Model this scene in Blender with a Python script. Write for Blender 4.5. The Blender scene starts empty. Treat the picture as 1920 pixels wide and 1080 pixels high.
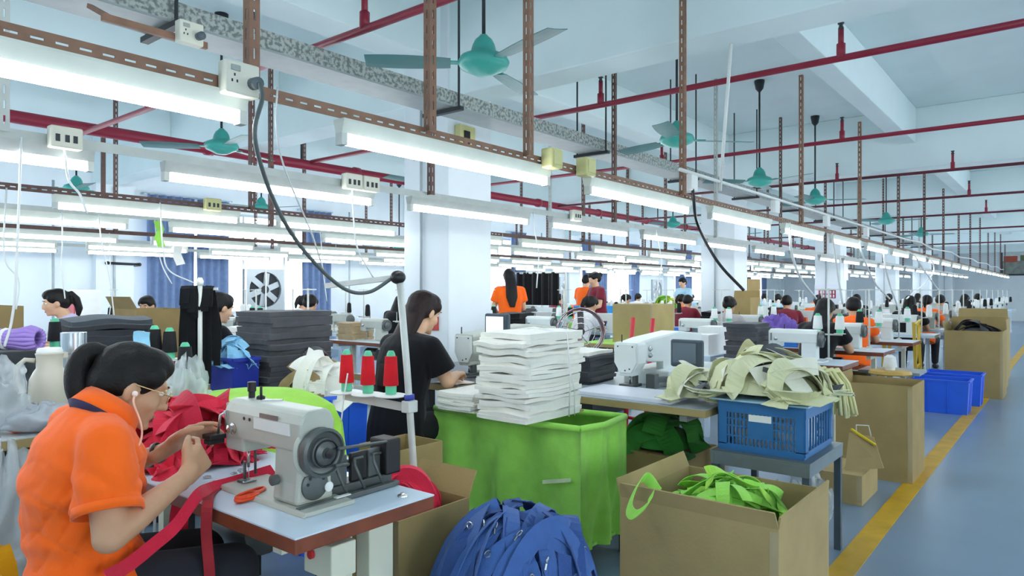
import bpy, math, random
from mathutils import Vector as V, Matrix
R = random.Random(7)
SC = bpy.context.scene
COL = SC.collection
# ---------------------------------------------------------------- camera
CAMH, FPX, YAW = 1.35, 1300.0, math.radians(38.9)
cd = bpy.data.cameras.new('camera'); CAM = bpy.data.objects.new('camera', cd); COL.objects.link(CAM)
CAM.location = (0, 0, CAMH); CAM.rotation_euler = (math.pi/2, 0, YAW - math.pi/2)
cd.sensor_width = 36; cd.lens = 36*FPX/1920; cd.shift_y = 5/1920; cd.clip_start = .05; cd.clip_end = 200
SC.camera = CAM
# ---------------------------------------------------------------- world, exposure
w = bpy.data.worlds.new('world'); SC.world = w; w.use_nodes = True
bg = w.node_tree.nodes['Background']; bg.inputs[0].default_value = (.86, .94, 1.0, 1); bg.inputs[1].default_value = 4.0
SC.view_settings.view_transform = 'Standard'; SC.view_settings.look = 'None'
SC.view_settings.exposure = 1.12; SC.view_settings.gamma = 1; SC.view_settings.use_curve_mapping = False
TUBE_POWER = 13.0
SC.cycles.max_bounces = 6; SC.cycles.diffuse_bounces = 4; SC.cycles.glossy_bounces = 2; SC.cycles.transmission_bounces = 2; SC.cycles.transparent_max_bounces = 8
# ---------------------------------------------------------------- helpers
FX, FY = math.cos(YAW), math.sin(YAW)
def at(px, py, z=None, D=None):
    u = (px-960)/FPX; v = (545-py)/FPX
    if D is None: D = (z-CAMH)/v
    return V((D*(FX+FY*u), D*(FY-FX*u), CAMH+v*D))
def srgb(h):
    h = h.lstrip('#'); o = []
    for i in (0, 2, 4):
        c = int(h[i:i+2], 16)/255
        o.append(c/12.92 if c <= .04045 else ((c+.055)/1.055)**2.4)
    return tuple(o)
MATS = {}
def mat(key, col, rough=.6, metal=0, var=.12, scale=8, bump=0, bscale=60, spec=.5, trans=0, kind=None, sheen=0):
    if key in MATS: return MATS[key]
    m = bpy.data.materials.new(key); m.use_nodes = True; nt = m.node_tree; N = nt.nodes; L = nt.links
    b = N['Principled BSDF']; c = srgb(col) if isinstance(col, str) else col
    b.inputs['Roughness'].default_value = rough; b.inputs['Metallic'].default_value = metal
    b.inputs['Specular IOR Level'].default_value = spec
    if sheen: b.inputs['Sheen Weight'].default_value = sheen
    tc = N.new('ShaderNodeTexCoord')
    if var > 0:
        nz = N.new('ShaderNodeTexNoise'); nz.inputs['Scale'].default_value = scale; nz.inputs['Detail'].default_value = 4
        L.new(tc.outputs['Object'], nz.inputs['Vector'])
        r = N.new('ShaderNodeValToRGB')
        r.color_ramp.elements[0].position = .3; r.color_ramp.elements[1].position = .7
        r.color_ramp.elements[0].color = tuple(x*(1-var) for x in c)+(1,)
        r.color_ramp.elements[1].color = tuple(min(1, x*(1+var*.7)) for x in c)+(1,)
        L.new(nz.outputs['Fac'], r.inputs['Fac']); L.new(r.outputs['Color'], b.inputs['Base Color'])
    else: b.inputs['Base Color'].default_value = c+(1,)
    if bump:
        n2 = N.new('ShaderNodeTexNoise'); n2.inputs['Scale'].default_value = bscale; n2.inputs['Detail'].default_value = 3
        L.new(tc.outputs['Object'], n2.inputs['Vector'])
        bp = N.new('ShaderNodeBump'); bp.inputs['Strength'].default_value = bump; bp.inputs['Distance'].default_value = .01
        L.new(n2.outputs['Fac'], bp.inputs['Height']); L.new(bp.outputs['Normal'], b.inputs['Normal'])
    if trans:
        t = N.new('ShaderNodeBsdfTransparent'); mx = N.new('ShaderNodeMixShader'); mx.inputs[0].default_value = trans
        L.new(b.outputs[0], mx.inputs[1]); L.new(t.outputs[0], mx.inputs[2]); L.new(mx.outputs[0], N['Material Output'].inputs[0])
    MATS[key] = m; return m
def emis(key, col, s):
    if key in MATS: return MATS[key]
    m = bpy.data.materials.new(key); m.use_nodes = True; N = m.node_tree.nodes
    N.remove(N['Principled BSDF']); e = N.new('ShaderNodeEmission'); e.inputs[0].default_value = srgb(col)+(1,); e.inputs[1].default_value = s
    m.node_tree.links.new(e.outputs[0], N['Material Output'].inputs[0]); MATS[key] = m; return m
def cloth(key, col, var=.1, rough=.9): return mat(key, col, rough, 0, var, 14, .25, 220, .15, sheen=.15)

def frame_from(d, up=V((0, 0, 1))):
    d = V(d).normalized()
    if abs(d.dot(up)) > .97: up = V((1, 0, 0))
    a = up.cross(d).normalized(); b = d.cross(a).normalized()
    return a, b, d          # a side, b up, d forward
class MB:
    def __init__(s): s.v = []; s.f = []; s.m = []; s.cm = 0
    def mi(s, i): s.cm = i; return s
    def add(s, vs, fs):
        o = len(s.v); s.v += [tuple(x) for x in vs]
        for q in fs: s.f.append([i+o for i in q]); s.m.append(s.cm)
        return s
    def box(s, c, d, rot=None):
        hx, hy, hz = d[0]/2, d[1]/2, d[2]/2
        vs = [V((x, y, z)) for x in (-hx, hx) for y in (-hy, hy) for z in (-hz, hz)]
        if rot is not None: vs = [rot @ q for q in vs]
        c = V(c)
        return s.add([q+c for q in vs], [(0, 1, 3, 2), (4, 6, 7, 5), (0, 4, 5, 1), (2, 3, 7, 6), (0, 2, 6, 4), (1, 5, 7, 3)])
    def bx(s, x0, x1, y0, y1, z0, z1): return s.box(((x0+x1)/2, (y0+y1)/2, (z0+z1)/2), (x1-x0, y1-y0, z1-z0))
    def bar(s, p0, p1, w, h):      # rectangular bar between two points, w sideways, h upward
        p0, p1 = V(p0), V(p1); a, b, d = frame_from(p1-p0)
        vs = [p+a*x*w/2+b*y*h/2 for p in (p0, p1) for x, y in ((-1, -1), (1, -1), (1, 1), (-1, 1))]
        return s.add(vs, [(3, 2, 1, 0), (4, 5, 6, 7), (0, 1, 5, 4), (1, 2, 6, 5), (2, 3, 7, 6), (3, 0, 4, 7)])
    def tube(s, pts, r, n=8, cap=True, flat=1.0, up=V((0, 0, 1))):
        pts = [V(p) for p in pts]; k = len(pts); rr = r if isinstance(r, (list, tuple)) else [r]*k
        vs = []; pa = None
        for i, p in enumerate(pts):
            d = (pts[min(i+1, k-1)]-pts[max(i-1, 0)])
            if d.length < 1e-9: d = V((0, 0, 1))
            d.normalize()
            if pa is None: a, b, _ = frame_from(d, up)
            else:
                a = pa-d*pa.dot(d)
                if a.length < 1e-6: a = frame_from(d)[0]
                a.normalize(); b = d.cross(a).normalized()
            pa = a
            for j in range(n):
                t = 2*math.pi*j/n
                vs.append(p+a*math.cos(t)*rr[i]+b*math.sin(t)*rr[i]*flat)
        fs = [(i*n+j, i*n+(j+1) % n, (i+1)*n+(j+1) % n, (i+1)*n+j) for i in range(k-1) for j in range(n)]
        if cap: fs += [tuple(range(n-1, -1, -1)), tuple((k-1)*n+j for j in range(n))]
        return s.add(vs, fs)
    def cyl(s, p0, p1, r0, r1=None, n=12): return s.tube([p0, p1], [r0, r0 if r1 is None else r1], n)
    def lathe(s, prof, c=(0, 0, 0), n=20, axis=(0, 0, 1), ring=False):
        c = V(c)
        if ring: prof = list(prof)+[prof[0]]
        a, b, d = frame_from(axis); vs = []; k = len(prof)
        for r, z in prof:
            for j in range(n):
                t = 2*math.pi*j/n; vs.append(c+d*z+a*math.cos(t)*r+b*math.sin(t)*r)
        fs = [(i*n+j, i*n+(j+1) % n, (i+1)*n+(j+1) % n, (i+1)*n+j) for i in range(k-1) for j in range(n)]
        closed = prof[0] == prof[-1]
        if prof[0][0] > 1e-5 and not closed: fs.append(tuple(range(n-1, -1, -1)))
        if prof[-1][0] > 1e-5 and not closed: fs.append(tuple((k-1)*n+j for j in range(n)))
        return s.add(vs, fs)
    def ell(s, c, r, rot=None, nu=14, nv=9):
        c = V(c); vs = []
        for i in range(nv+1):
            th = math.pi*i/nv
            for j in range(nu):
                ph = 2*math.pi*j/nu; q = V((r[0]*math.sin(th)*math.cos(ph), r[1]*math.sin(th)*math.sin(ph), r[2]*math.cos(th)))
                vs.append(c+(rot @ q if rot is not None else q))
        fs = [(i*nu+j, (i+1)*nu+j, (i+1)*nu+(j+1) % nu, i*nu+(j+1) % nu) for i in range(nv) for j in range(nu)]
        return s.add(vs, fs)
    def cap(s, p0, p1, r0, r1, n=12):   # tapered capsule
        p0, p1 = V(p0), V(p1); d = (p1-p0); L = d.length
        if L < 1e-6: return s.ell(p0, (r0,)*3)
        d /= L; pts = []; rr = []
        for i in range(5):
            t = math.pi/2*(1-i/4); pts.append(p0-d*r0*math.sin(t)); rr.append(max(.0005, r0*math.cos(t)))
        for i in range(5):
            t = math.pi/2*i/4; pts.append(p1+d*r1*math.sin(t)); rr.append(max(.0005, r1*math.cos(t)))
        return s.tube(pts, rr, n)
    def loft(s, rings):   # rings of (center, side vec, up vec) ellipses with n points
        n = 20; vs = []
        for c, a, b in rings:
            c, a, b = V(c), V(a), V(b)
            for j in range(n):
                t = 2*math.pi*j/n; vs.append(c+a*math.cos(t)+b*math.sin(t))
        k = len(rings)
        fs = [(i*n+j, i*n+(j+1) % n, (i+1)*n+(j+1) % n, (i+1)*n+j) for i in range(k-1) for j in range(n)]
        fs += [tuple(range(n-1, -1, -1)), tuple((k-1)*n+j for j in range(n))]
        return s.add(vs, fs)
    def extr(s, poly, y0, y1, mapf=lambda a, b, h: (a, h, b)):   # polygon (a,b) extruded along h
        k = len(poly); vs = [mapf(a, b, y0) for a, b in poly]+[mapf(a, b, y1) for a, b in poly]
        fs = [tuple(range(k)), tuple(range(2*k-1, k-1, -1))]+[(i, i+k, (i+1) % k+k, (i+1) % k) for i in range(k)]
        return s.add(vs, fs)
    def grid(s, fn, nu, nv, th=0):
        vs = [V(fn(i/nu, j/nv)) for i in range(nu+1) for j in range(nv+1)]
        q = nv+1; fs = [(i*q+j, (i+1)*q+j, (i+1)*q+j+1, i*q+j+1) for i in range(nu) for j in range(nv)]
        if not th: return s.add(vs, fs)
        k = len(vs); nr = [V() for _ in vs]
        for f in fs:
            nn = (vs[f[1]]-vs[f[0]]).cross(vs[f[3]]-vs[f[0]])
            for i in f: nr[i] += nn
        lo = [p-(nr[i].normalized() if nr[i].length > 1e-12 else V((0, 0, 1)))*th for i, p in enumerate(vs)]
        fs2 = [tuple(i+k for i in reversed(f)) for f in fs]
        ring = [i*q for i in range(nu+1)]+[nu*q+j for j in range(1, nv+1)]+[i*q+nv for i in range(nu-1, -1, -1)]+[j for j in range(nv-1, 0, -1)]
        m = len(ring); side = [(ring[i], ring[i]+k, ring[(i+1) % m]+k, ring[(i+1) % m]) for i in range(m)]
        return s.add(vs+lo, fs+fs2+[tuple(reversed(x)) for x in side])
    def ribbon(s, pts, sides, w, th=.0025):
        vs = []; k = len(pts)
        for i, p in enumerate(pts):
            p = V(p); sd = V(sides[i] if isinstance(sides, list) else sides).normalized()
            t = (V(pts[min(i+1, k-1)])-V(pts[max(i-1, 0)])); n = t.cross(sd)
            n = n.normalized() if n.length > 1e-9 else V((0, 0, 1))
            ww = w[i] if isinstance(w, list) else w
            vs += [p-sd*ww/2+n*th/2, p+sd*ww/2+n*th/2, p+sd*ww/2-n*th/2, p-sd*ww/2-n*th/2]
        fs = []
        for i in range(k-1):
            a = 4*i; b = a+4
            for j in range(4): fs.append((a+j, a+(j+1) % 4, b+(j+1) % 4, b+j))
        fs += [(3, 2, 1, 0), tuple(4*(k-1)+j for j in range(4))]
        return s.add(vs, fs)
    def mesh(s, name, mats, smooth=False):
        me = bpy.data.meshes.new(name); me.from_pydata(s.v, [], s.f)
        for m in (mats if isinstance(mats, (list, tuple)) else [mats]): me.materials.append(m)
        if any(s.m): me.polygons.foreach_set('material_index', s.m)
        if smooth: me.polygons.foreach_set('use_smooth', [True]*len(s.f))
        me.update(); return me
    def build(s, name, mats, parent=None, smooth=False, bev=0, loc=None, rz=0, auto=None):
        o = bpy.data.objects.new(name, s.mesh(name, mats, smooth or auto is not None)); COL.objects.link(o)
        if parent is not None: o.parent = parent
        if loc is not None: o.location = loc
        if rz: o.rotation_euler = (0, 0, rz)
        if bev:
            b = o.modifiers.new('bevel', 'BEVEL'); b.width = bev; b.segments = 2; b.limit_method = 'ANGLE'; b.angle_limit = .6
        if auto is not None:
            o.data.set_sharp_from_angle(angle=math.radians(auto))
        return o
def tag(o, label, cat, group=None, kind=None):
    o['label'] = label; o['category'] = cat
    if group: o['group'] = group
    if kind: o['kind'] = kind
    return o
def thing(name, label, cat, loc=(0, 0, 0), rz=0, group=None):
    o = bpy.data.objects.new(name, None); COL.objects.link(o); o.empty_display_size = .1
    o.location = loc; o.rotation_euler = (0, 0, rz)
    return tag(o, label, cat, group)
def struct(o): o['kind'] = 'structure'; return o
KIDS = {}
def dup(root, loc, rz=None, label=None, group=None, scale=None):
    def cp(o, par):
        c = o.copy(); COL.objects.link(c); c.parent = par
        for ch in [x for x in KIDLIST.get(o.name, [])]: cp(ch, c)
        return c
    r = cp(root, None); r.location = loc
    if rz is not None: r.rotation_euler = (0, 0, rz)
    if label: r['label'] = label
    if group: r['group'] = group
    if scale: r.scale = scale if isinstance(scale, (tuple, list)) else (scale,)*3
    return r
KIDLIST = {}
def reg(root):      # remember the children of a source thing for copying
    for o in [root]+list(root.children_recursive): KIDLIST[o.name] = list(o.children)
    return root
def fill(root, **mm):   # give copied parts other materials: part name -> material, on a private mesh copy
    for c in root.children_recursive:
        k = c.name.split('.')[0]
        if k in mm:
            key = (c.data.name, mm[k].name)
            if key not in RECOL:
                d = c.data.copy(); d.materials[0] = mm[k]; RECOL[key] = d
            c.data = RECOL[key]
    return root
RECOL = {}
TMP = bpy.data.scenes.new('remesh_bench')
def voxel(mb, name, m, parent, size, smooth=4, disp=None, loc=None):
    me = mb.mesh('tmp', m); o = bpy.data.objects.new('tmp', me); TMP.collection.objects.link(o)
    r = o.modifiers.new('r', 'REMESH'); r.mode = 'VOXEL'; r.voxel_size = size
    if smooth:
        q = o.modifiers.new('s', 'SMOOTH'); q.factor = .5; q.iterations = smooth
    TMP.view_layers[0].update(); dg = TMP.view_layers[0].depsgraph; dg.update()
    nm = bpy.data.meshes.new_from_object(o.evaluated_get(dg)); nm.name = name
    bpy.data.objects.remove(o); bpy.data.meshes.remove(me)
    if disp:
        ns = [V(vx.normal) for vx in nm.vertices]; cs = []
        for vx, n in zip(nm.vertices, ns): cs += (vx.co+disp(vx.co, n))[:]
        nm.vertices.foreach_set('co', cs)
    nm.materials.clear(); nm.materials.append(m)
    nm.polygons.foreach_set('use_smooth', [True]*len(nm.polygons)); nm.update()
    o = bpy.data.objects.new(name, nm); COL.objects.link(o); o.parent = parent
    if loc: o.location = loc
    return o
ORD = ['first', 'second', 'third', 'fourth', 'fifth', 'sixth', 'seventh', 'eighth', 'ninth', 'tenth', 'eleventh', 'twelfth', 'thirteenth', 'fourteenth',
       'fifteenth', 'sixteenth', 'seventeenth', 'eighteenth', 'nineteenth', 'twentieth', 'twenty-first', 'twenty-second', 'twenty-third', 'twenty-fourth', 'twenty-fifth', 'twenty-sixth']
# ================================================================ structure
XB, XF, YL, YR, ZC = -9.0, 38.0, 12.0, -4.5, 3.86
M_wall = mat('wall_paint', '#e3ebef', .75, 0, .03, 3, .08, 30)
M_ceil = mat('ceiling_paint', '#e2f1f2', .8, 0, .03, 2, .06, 20)
M_white = mat('white_plastic', '#eef0ec', .45, 0, .04)
M_alu = mat('aluminium', '#b9c2c6', .4, .6, .05)
# floor with epoxy coat
mf = mat('floor_epoxy', '#7f96ac', .28, 0, .10, 1.3, .03, 6, .5)
o = MB().bx(XB, XF, YR, YL, -.1, 0).build('floor', mf); struct(o)
M_yel = mat('line_paint', '#d0a21c', .5, 0, .18, 6)
o = MB().bx(XB, XF-1, .80, .92, 0, .003).build('trim_1', M_yel); struct(o); o['label'] = 'yellow painted aisle line along the blue-grey floor'
o = MB().bx(XB, XF, YR, YL, ZC, ZC+.12).build('ceiling', M_ceil); struct(o)
# window wall (left) with openings
WIN = []
x = 5.17-6.55*2
while x < XF-4: WIN.append((max(x, XB+.6), x+3.55)); x += 6.55
WZ0, WZ1 = .92, 2.78
mb = MB(); px = XB
mb.bx(XB, XF, YL, YL+.22, 0, WZ0); mb.bx(XB, XF, YL, YL+.22, WZ1, ZC)
for a, b in WIN: mb.bx(px, a, YL, YL+.22, WZ0, WZ1); px = b
mb.bx(px, XF, YL, YL+.22, WZ0, WZ1)
struct(mb.build('wall_left', M_wall))
M_glass = mat('window_glass', '#eef6fa', .05, 0, 0, trans=.9)
for i, (a, b) in enumerate(WIN):
    fr = struct(MB().bx(a, b, YL+.06, YL+.11, WZ0, WZ0+.05).bx(a, b, YL+.06, YL+.11, WZ1-.05, WZ1).bx(a, a+.05, YL+.06, YL+.11, WZ0+.05, WZ1-.05)
                .bx(b-.05, b, YL+.06, YL+.11, WZ0+.05, WZ1-.05).bx(a+.05, b-.05, YL+.065, YL+.105, 2.18, 2.23).build('window_%d' % (i+1), M_alu))
    n = 4; wd = (b-a-.1)/n
    for k in range(n):
        x0 = a+.05+k*wd
        if k: MB().bx(x0-.02, x0+.02, YL+.065, YL+.105, WZ0+.05, WZ1-.05).build('mullion', M_alu, fr)
        for z0, z1 in ((WZ0+.05, 2.18), (2.23, WZ1-.05)):
            MB().bx(x0+.021, x0+wd-.021, YL+.08, YL+.086, z0, z1).build('pane', M_glass, fr)
# other walls
o = MB().bx(XF, XF+.2, YR, YL+.22, 0, ZC).build('wall_front', M_wall); struct(o)
o = MB().bx(XB-.2, XB, YR, YL+.22, 0, ZC).build('wall_back', M_wall); struct(o)
mb = MB(); mb.bx(XB, XF, YR-.2, YR, 0, WZ0); mb.bx(XB, XF, YR-.2, YR, WZ1, ZC); px = XB
for a, b in WIN: mb.bx(px, a, YR-.2, YR, WZ0, WZ1); px = b
mb.bx(px, XF, YR-.2, YR, WZ0, WZ1)
struct(mb.build('wall_right', M_wall))
for i, (a, b) in enumerate(WIN):
    fr = struct(MB().bx(a, b, YR-.12, YR-.07, WZ0, WZ0+.05).bx(a, b, YR-.12, YR-.07, WZ1-.05, WZ1).bx(a, a+.05, YR-.12, YR-.07, WZ0+.05, WZ1-.05)
                .bx(b-.05, b, YR-.12, YR-.07, WZ0+.05, WZ1-.05).bx((a+b)/2-.02, (a+b)/2+.02, YR-.12, YR-.07, WZ0+.05, WZ1-.05).build('window_%d' % (len(WIN)+i+1), M_alu))
    MB().bx(a+.05, b-.05, YR-.1, YR-.095, WZ0+.05, WZ1-.05).build('pane', M_glass, fr)
o = MB().bx(XB, XF, YL-.012, YL, 0, .14).build('baseboard_left', mat('skirting', '#8fa3b3', .5)); struct(o)
# beams and columns
CX = [4.34+6.55*k for k in range(-2, 6)]
for cx in CX:
    struct(MB().bx(cx, cx+.34, YR, YL, 3.03, ZC).build('beam', M_ceil, bev=.01))
for y in (-3.5, -.9, 1.66, 4.3, 6.8, 9.35):
    w_ = .34 if y == 4.3 else .21
    xs = [XB]+[q for c in CX for q in (c, c+.34)]+[XF]
    for i in range(0, len(xs), 2):
        struct(MB().bx(xs[i], xs[i+1], y, y+w_, 3.38, ZC).build('joist', M_ceil, bev=.01))
for i, cx in enumerate(CX):
    c = struct(MB().bx(cx-.01, cx+.56, 4.2, 4.77, 0, ZC+.02).build('column', M_wall, bev=.015))
    MB().tube([(cx-.03, 4.52, .9), (cx-.03, 4.52, 3.0)], .012, 8).build('conduit', mat('grey_pvc', '#aab4b8', .5), c, smooth=True)
    struct(MB().bx(cx, cx+.56, YL-.16, YL-.001, 0, 3.03).build('pilaster', M_wall))
# wall details: conduits, switch boxes and a towel rail on the window wall
for x_ in (3.75, 4.6, 9.2, 11.6, 16):
    struct(MB().tube([(x_, YL-.18, 0.2), (x_, YL-.18, 3.0)], .018, 8).build('wall_conduit', MATS['grey_pvc'], smooth=True))
# ================================================================ overhead: rails, tube lamps, posts, pipes, tray, fans
M_rust = mat('rust_brown_paint', '#8d6a55', .6, .1, .22, 14, .1, 40)
M_rustd = mat('dark_rust_paint', '#6a5048', .6, .1, .2, 14)
M_railw = mat('pale_rail_paint', '#b9bfba', .5, .2, .08, 10)
M_batten = mat('lamp_batten', '#d9dfd3', .45, 0, .06, 10)
M_batg = mat('lamp_batten_grey', '#b3b8b4', .45, .1, .08, 10)
M_tube = emis('tube_light', '#f2f8ff', TUBE_POWER)
M_endc = mat('lamp_socket', '#cfd3cc', .5)
M_dark = mat('dark_steel', '#3b3f42', .5, .6, .1)
M_black = mat('black_plastic', '#17181a', .45, 0, .1)
def slotted(L, hgt=.042, th=.004, pitch=.055, slot=.03, upto=None):   # along +x from 0, flange to +y: an L profile with real slots
    mb = MB(); s = .007; n = int((L if upto is None else min(upto, L))/pitch)
    mb.bx(0, L, 0, th, 0, hgt/2-s/2); mb.bx(0, L, 0, th, hgt/2+s/2, hgt)
    for i in range(n):
        mb.bx(i*pitch, i*pitch+pitch-slot, 0, th, hgt/2-s/2, hgt/2+s/2)
    if n*pitch < L-.01: mb.bx(n*pitch, L, 0, th, hgt/2-s/2, hgt/2+s/2)
    mb.bx(0, L, th, .035, hgt-th, hgt)
    return mb
def vpost(L):   # slotted L post hanging along z (0 at bottom)
    mb = MB(); w, th, s, pitch, slot = .036, .004, .008, .06, .034; n = int(L/pitch)
    for sgn in (0, 1):
        f = (lambda x0, x1, z0, z1: mb.bx(x0, x1, 0, th, z0, z1)) if sgn == 0 else (lambda x0, x1, z0, z1: mb.bx(0, th, max(x0, th), x1, z0, z1))
        f(0, w/2-s/2, 0, L); f(w/2+s/2, w, 0, L)
        for i in range(n): f(w/2-s/2, w/2+s/2, i*pitch, i*pitch+pitch-slot)
        f(w/2-s/2, w/2+s/2, n*pitch, L)
    return mb
ROWN = ['nearest aisle-side row', 'second row from the aisle', 'third row from the aisle', 'fourth row from the aisle', 'fifth row from the aisle', 'sixth row from the aisle', 'row nearest the curtained windows']
ROWS = [(2.0, -.09, 1.61, 34, M_rust, M_batten), (3.3, -.05, 1.55, 34, M_railw, M_batg), (4.97, .0, 1.58, 31, M_rustd, M_batten), (6.15, -.35, 1.6, 31, M_railw, M_batten),
        (8.0, .3, 1.6, 30, M_rustd, M_batten), (9.4, .2, 1.57, 30, M_railw, M_batten), (10.7, .6, 1.6, 28, M_railw, M_batten)]
ZT = 1.885
def lamp_src(mb_mat, nm):
    t = thing('tube_lamp', nm, 'lamp')
    MB().extr([(-.018, 0), (.018, 0), (.03, .042), (.03, .05), (-.03, .05), (-.03, .042)], 0, 1.25, lambda a, b, h: (h, a, b+.022)).build('batten', mb_mat, t)
    MB().tube([(.03, 0, 0), (1.22, 0, 0)], .019, 12, cap=False).build('tube', M_tube, t, smooth=True)
    for x0 in (.0, 1.226): MB().bx(x0, x0+.024, -.018, .018, -.02, .024).build('socket', M_endc, t)
    for x0 in (.1, 1.15): MB().tube([(x0, 0, .071), (x0, 0, .074)], .006, 6).build('hanger', M_dark, t)
    return reg(t)
LSRC = {}
for ri, (y, x0, pitch, xe, rm, bm) in enumerate(ROWS):
    segs = [(-7.2, -1.2), (-1.2, 5.4), (5.4, 12), (12, 20), (20, xe+1)] if ri == 0 else [(-7.2, -.6), (-.6, 6), (6, 14), (14, xe+.5)]
    for si, (a, b) in enumerate(segs):
        o = slotted(b-a-.01, upto=None if (ri == 0 and si in (1, 2)) or (si == 1 and ri in (2,)) else 0).build('slotted_rail', rm, loc=(a, y-.0, ZT+.072))
        tag(o, '%s lamp rail of the %s, %s length' % ('rusty brown slotted' if rm is M_rust else 'dark brown' if rm is M_rustd else 'pale grey', ROWN[ri], ORD[si-1] if si else 'out-of-view'), 'rail', 'lamp rails')
    k = -4; x = x0-4*pitch  # leading lamps are unseen, added to brighten the faces turned towards the camera
    while x < xe:
        lb = 'glowing tube lamp of the %s, %s from the left' % (ROWN[ri], ORD[k] if k < len(ORD) else 'last') if k >= 0 else 'added unseen tube lamp of the %s, %s behind the camera' % (ROWN[ri], ORD[-1-k])
        if bm.name not in LSRC:
            t = LSRC[bm.name] = lamp_src(bm, lb); t.location = (x, y+.012, ZT); t['group'] = 'tube lamps'
        else: dup(LSRC[bm.name], (x, y+.012, ZT), 0, lb, 'tube lamps')
        x += pitch; k += 1
# posts
PM = {}
def post(x, y, zt, ri, k, m, z0=1.98):
    key = (round(zt-z0, 2), m.name)
    if key not in PM: PM[key] = vpost(zt-z0).mesh('hanging_post', m)
    o = bpy.data.objects.new('hanging_post', PM[key]); COL.objects.link(o); o.location = (x, y-.036, z0)
    tag(o, 'slotted hanging post of the %s, %s from the left' % (ROWN[ri], ORD[k]), 'post', 'hanging posts')
def under(x, y):   # height of the ceiling soffit at x, y
    for c in CX:
        if c-.02 <= x <= c+.36: return 3.03
    for yy in (-.9, 1.66, 4.3, 6.8, 9.35):
        if yy-.04 <= y <= yy+.38: return 3.38
    return ZC
pxs = [[1.15, 1.92, 2.56, 4.22, 6.78, 9.1, 11.5, 13.8, 16.1, 18.5, 20.8, 23.2, 25.6, 28, 30.4, 32.5]]
pxs += [[.55+2.35*k+d for k in range(12)] for d in (.3, .0, .9, .2, .6, 1.1)]
for ri, xs in enumerate(pxs):
    for k, x in enumerate(xs):
        if x > ROWS[ri][3] or k >= len(ORD): continue
        post(x, ROWS[ri][0], under(x, ROWS[ri][0]-.02), ri, k, (M_rust if x < 11 else M_rustd) if ri == 0 else (M_railw if ri in (1, 3) and k % 3 == 0 else M_rustd))
# fire pipe with couplings along the hall
M_red = mat('red_pipe_paint', '#8e1b35', .4, 0, .1, 8)
t = thing('fire_pipe', 'thick dark red fire pipe running the length of the hall', 'pipe', (0, 7.5, 2.935))
MB().tube([(-1.5, 0, 0), (33, 0, 0)], .06, 14).build('pipe', M_red, t, smooth=True)
for x in [-.2+2.05*k for k in range(16)]: MB().tube([(x-.045, 0, 0), (x+.045, 0, 0)], .075, 14).build('coupling', M_red, t, smooth=True)
for x in [1.9+3.2*k for k in range(10)]:
    if under(x, 7.5) == ZC: MB().tube([(x, 0, .05), (x, 0, 1.0)], .014, 6).build('hanger_rod', M_dark, t)
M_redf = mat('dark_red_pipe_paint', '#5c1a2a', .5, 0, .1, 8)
def cross_pipe(x, y0, y1, z, r, lb, heads):
    t = thing('sprinkler_pipe', lb, 'pipe', (x, 0, z))
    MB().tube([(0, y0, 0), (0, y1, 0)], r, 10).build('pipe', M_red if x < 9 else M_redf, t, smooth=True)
    for y in heads:
        h = MB().tube([(0, y, 0), (0, y, .1)], r*1.25, 8).tube([(0, y, .09), (0, y, .2)], r*.8, 8).build('riser', M_red, t, smooth=True)
        MB().lathe([(.012, .2), (.02, .205), (.012, .23), (.022, .24), (.022, .246)], (0, y, 0), 10).build('sprinkler_head', M_dark, h, smooth=True)
cross_pipe(2.6, -2, 7.44, 2.87, .024, 'red sprinkler pipe crossing the top left of the hall nearest the camera', (3.2, 6))
cross_pipe(5.2, -3, 7.44, 2.97, .024, 'long red sprinkler pipe rising over the second ceiling fan', (1.25, 3.2))
cross_pipe(7.95, -3, 7.44, 2.95, .022, 'second long red sprinkler pipe in front of the second ceiling beam', (1.9, 4.0))
cross_pipe(10.6, -3, 7.44, 2.92, .02, 'third long red sprinkler pipe just before the second ceiling beam', (1.2, 2.6))
cross_pipe(13.5, -3, 7.44, 2.9, .02, 'fourth long red sprinkler pipe beyond the second ceiling beam', (1.3,))
cross_pipe(16.4, -3, 7.44, 2.88, .02, 'fifth red sprinkler pipe far down the hall', (1.3,))
cross_pipe(20.2, -3, 7.44, 2.86, .02, 'sixth red sprinkler pipe far down the hall', ())
cross_pipe(25.2, -3, 7.44, 2.8, .02, 'red sprinkler pipe farthest down the hall', ())
# speckled cable tray
mt = bpy.data.materials.new('speckled_tray'); mt.use_nodes = True; nt = mt.node_tree; b_ = nt.nodes['Principled BSDF']; b_.inputs['Roughness'].default_value = .5
tc = nt.nodes.new('ShaderNodeTexCoord'); nz = nt.nodes.new('ShaderNodeTexNoise'); nz.inputs['Scale'].default_value = 42; nz.inputs['Detail'].default_value = 2
rp = nt.nodes.new('ShaderNodeValToRGB'); rp.color_ramp.elements[0].position = .42; rp.color_ramp.elements[1].position = .56
rp.color_ramp.elements[0].color = srgb('#6f7774')+(1,); rp.color_ramp.elements[1].color = srgb('#a9b0aa')+(1,)
nt.links.new(tc.outputs['Object'], nz.inputs['Vector']); nt.links.new(nz.outputs['Fac'], rp.inputs['Fac']); nt.links.new(rp.outputs['Color'], b_.inputs['Base Color'])
M_galv = mat('galvanised', '#9aa2a2', .45, .3, .08, 10)
t = thing('cable_tray', 'grey galvanised cable tray with speckled sides running along the hall', 'cable tray', (0, 3.42, 2.66))
MB().bx(-1.5, 26, 0, .26, 0, .012).build('tray_floor', M_galv, t)
for y0 in (0, .248): MB().bx(-1.5, 26, y0, y0+.012, .012, .11).build('tray_side', mt, t)
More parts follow.
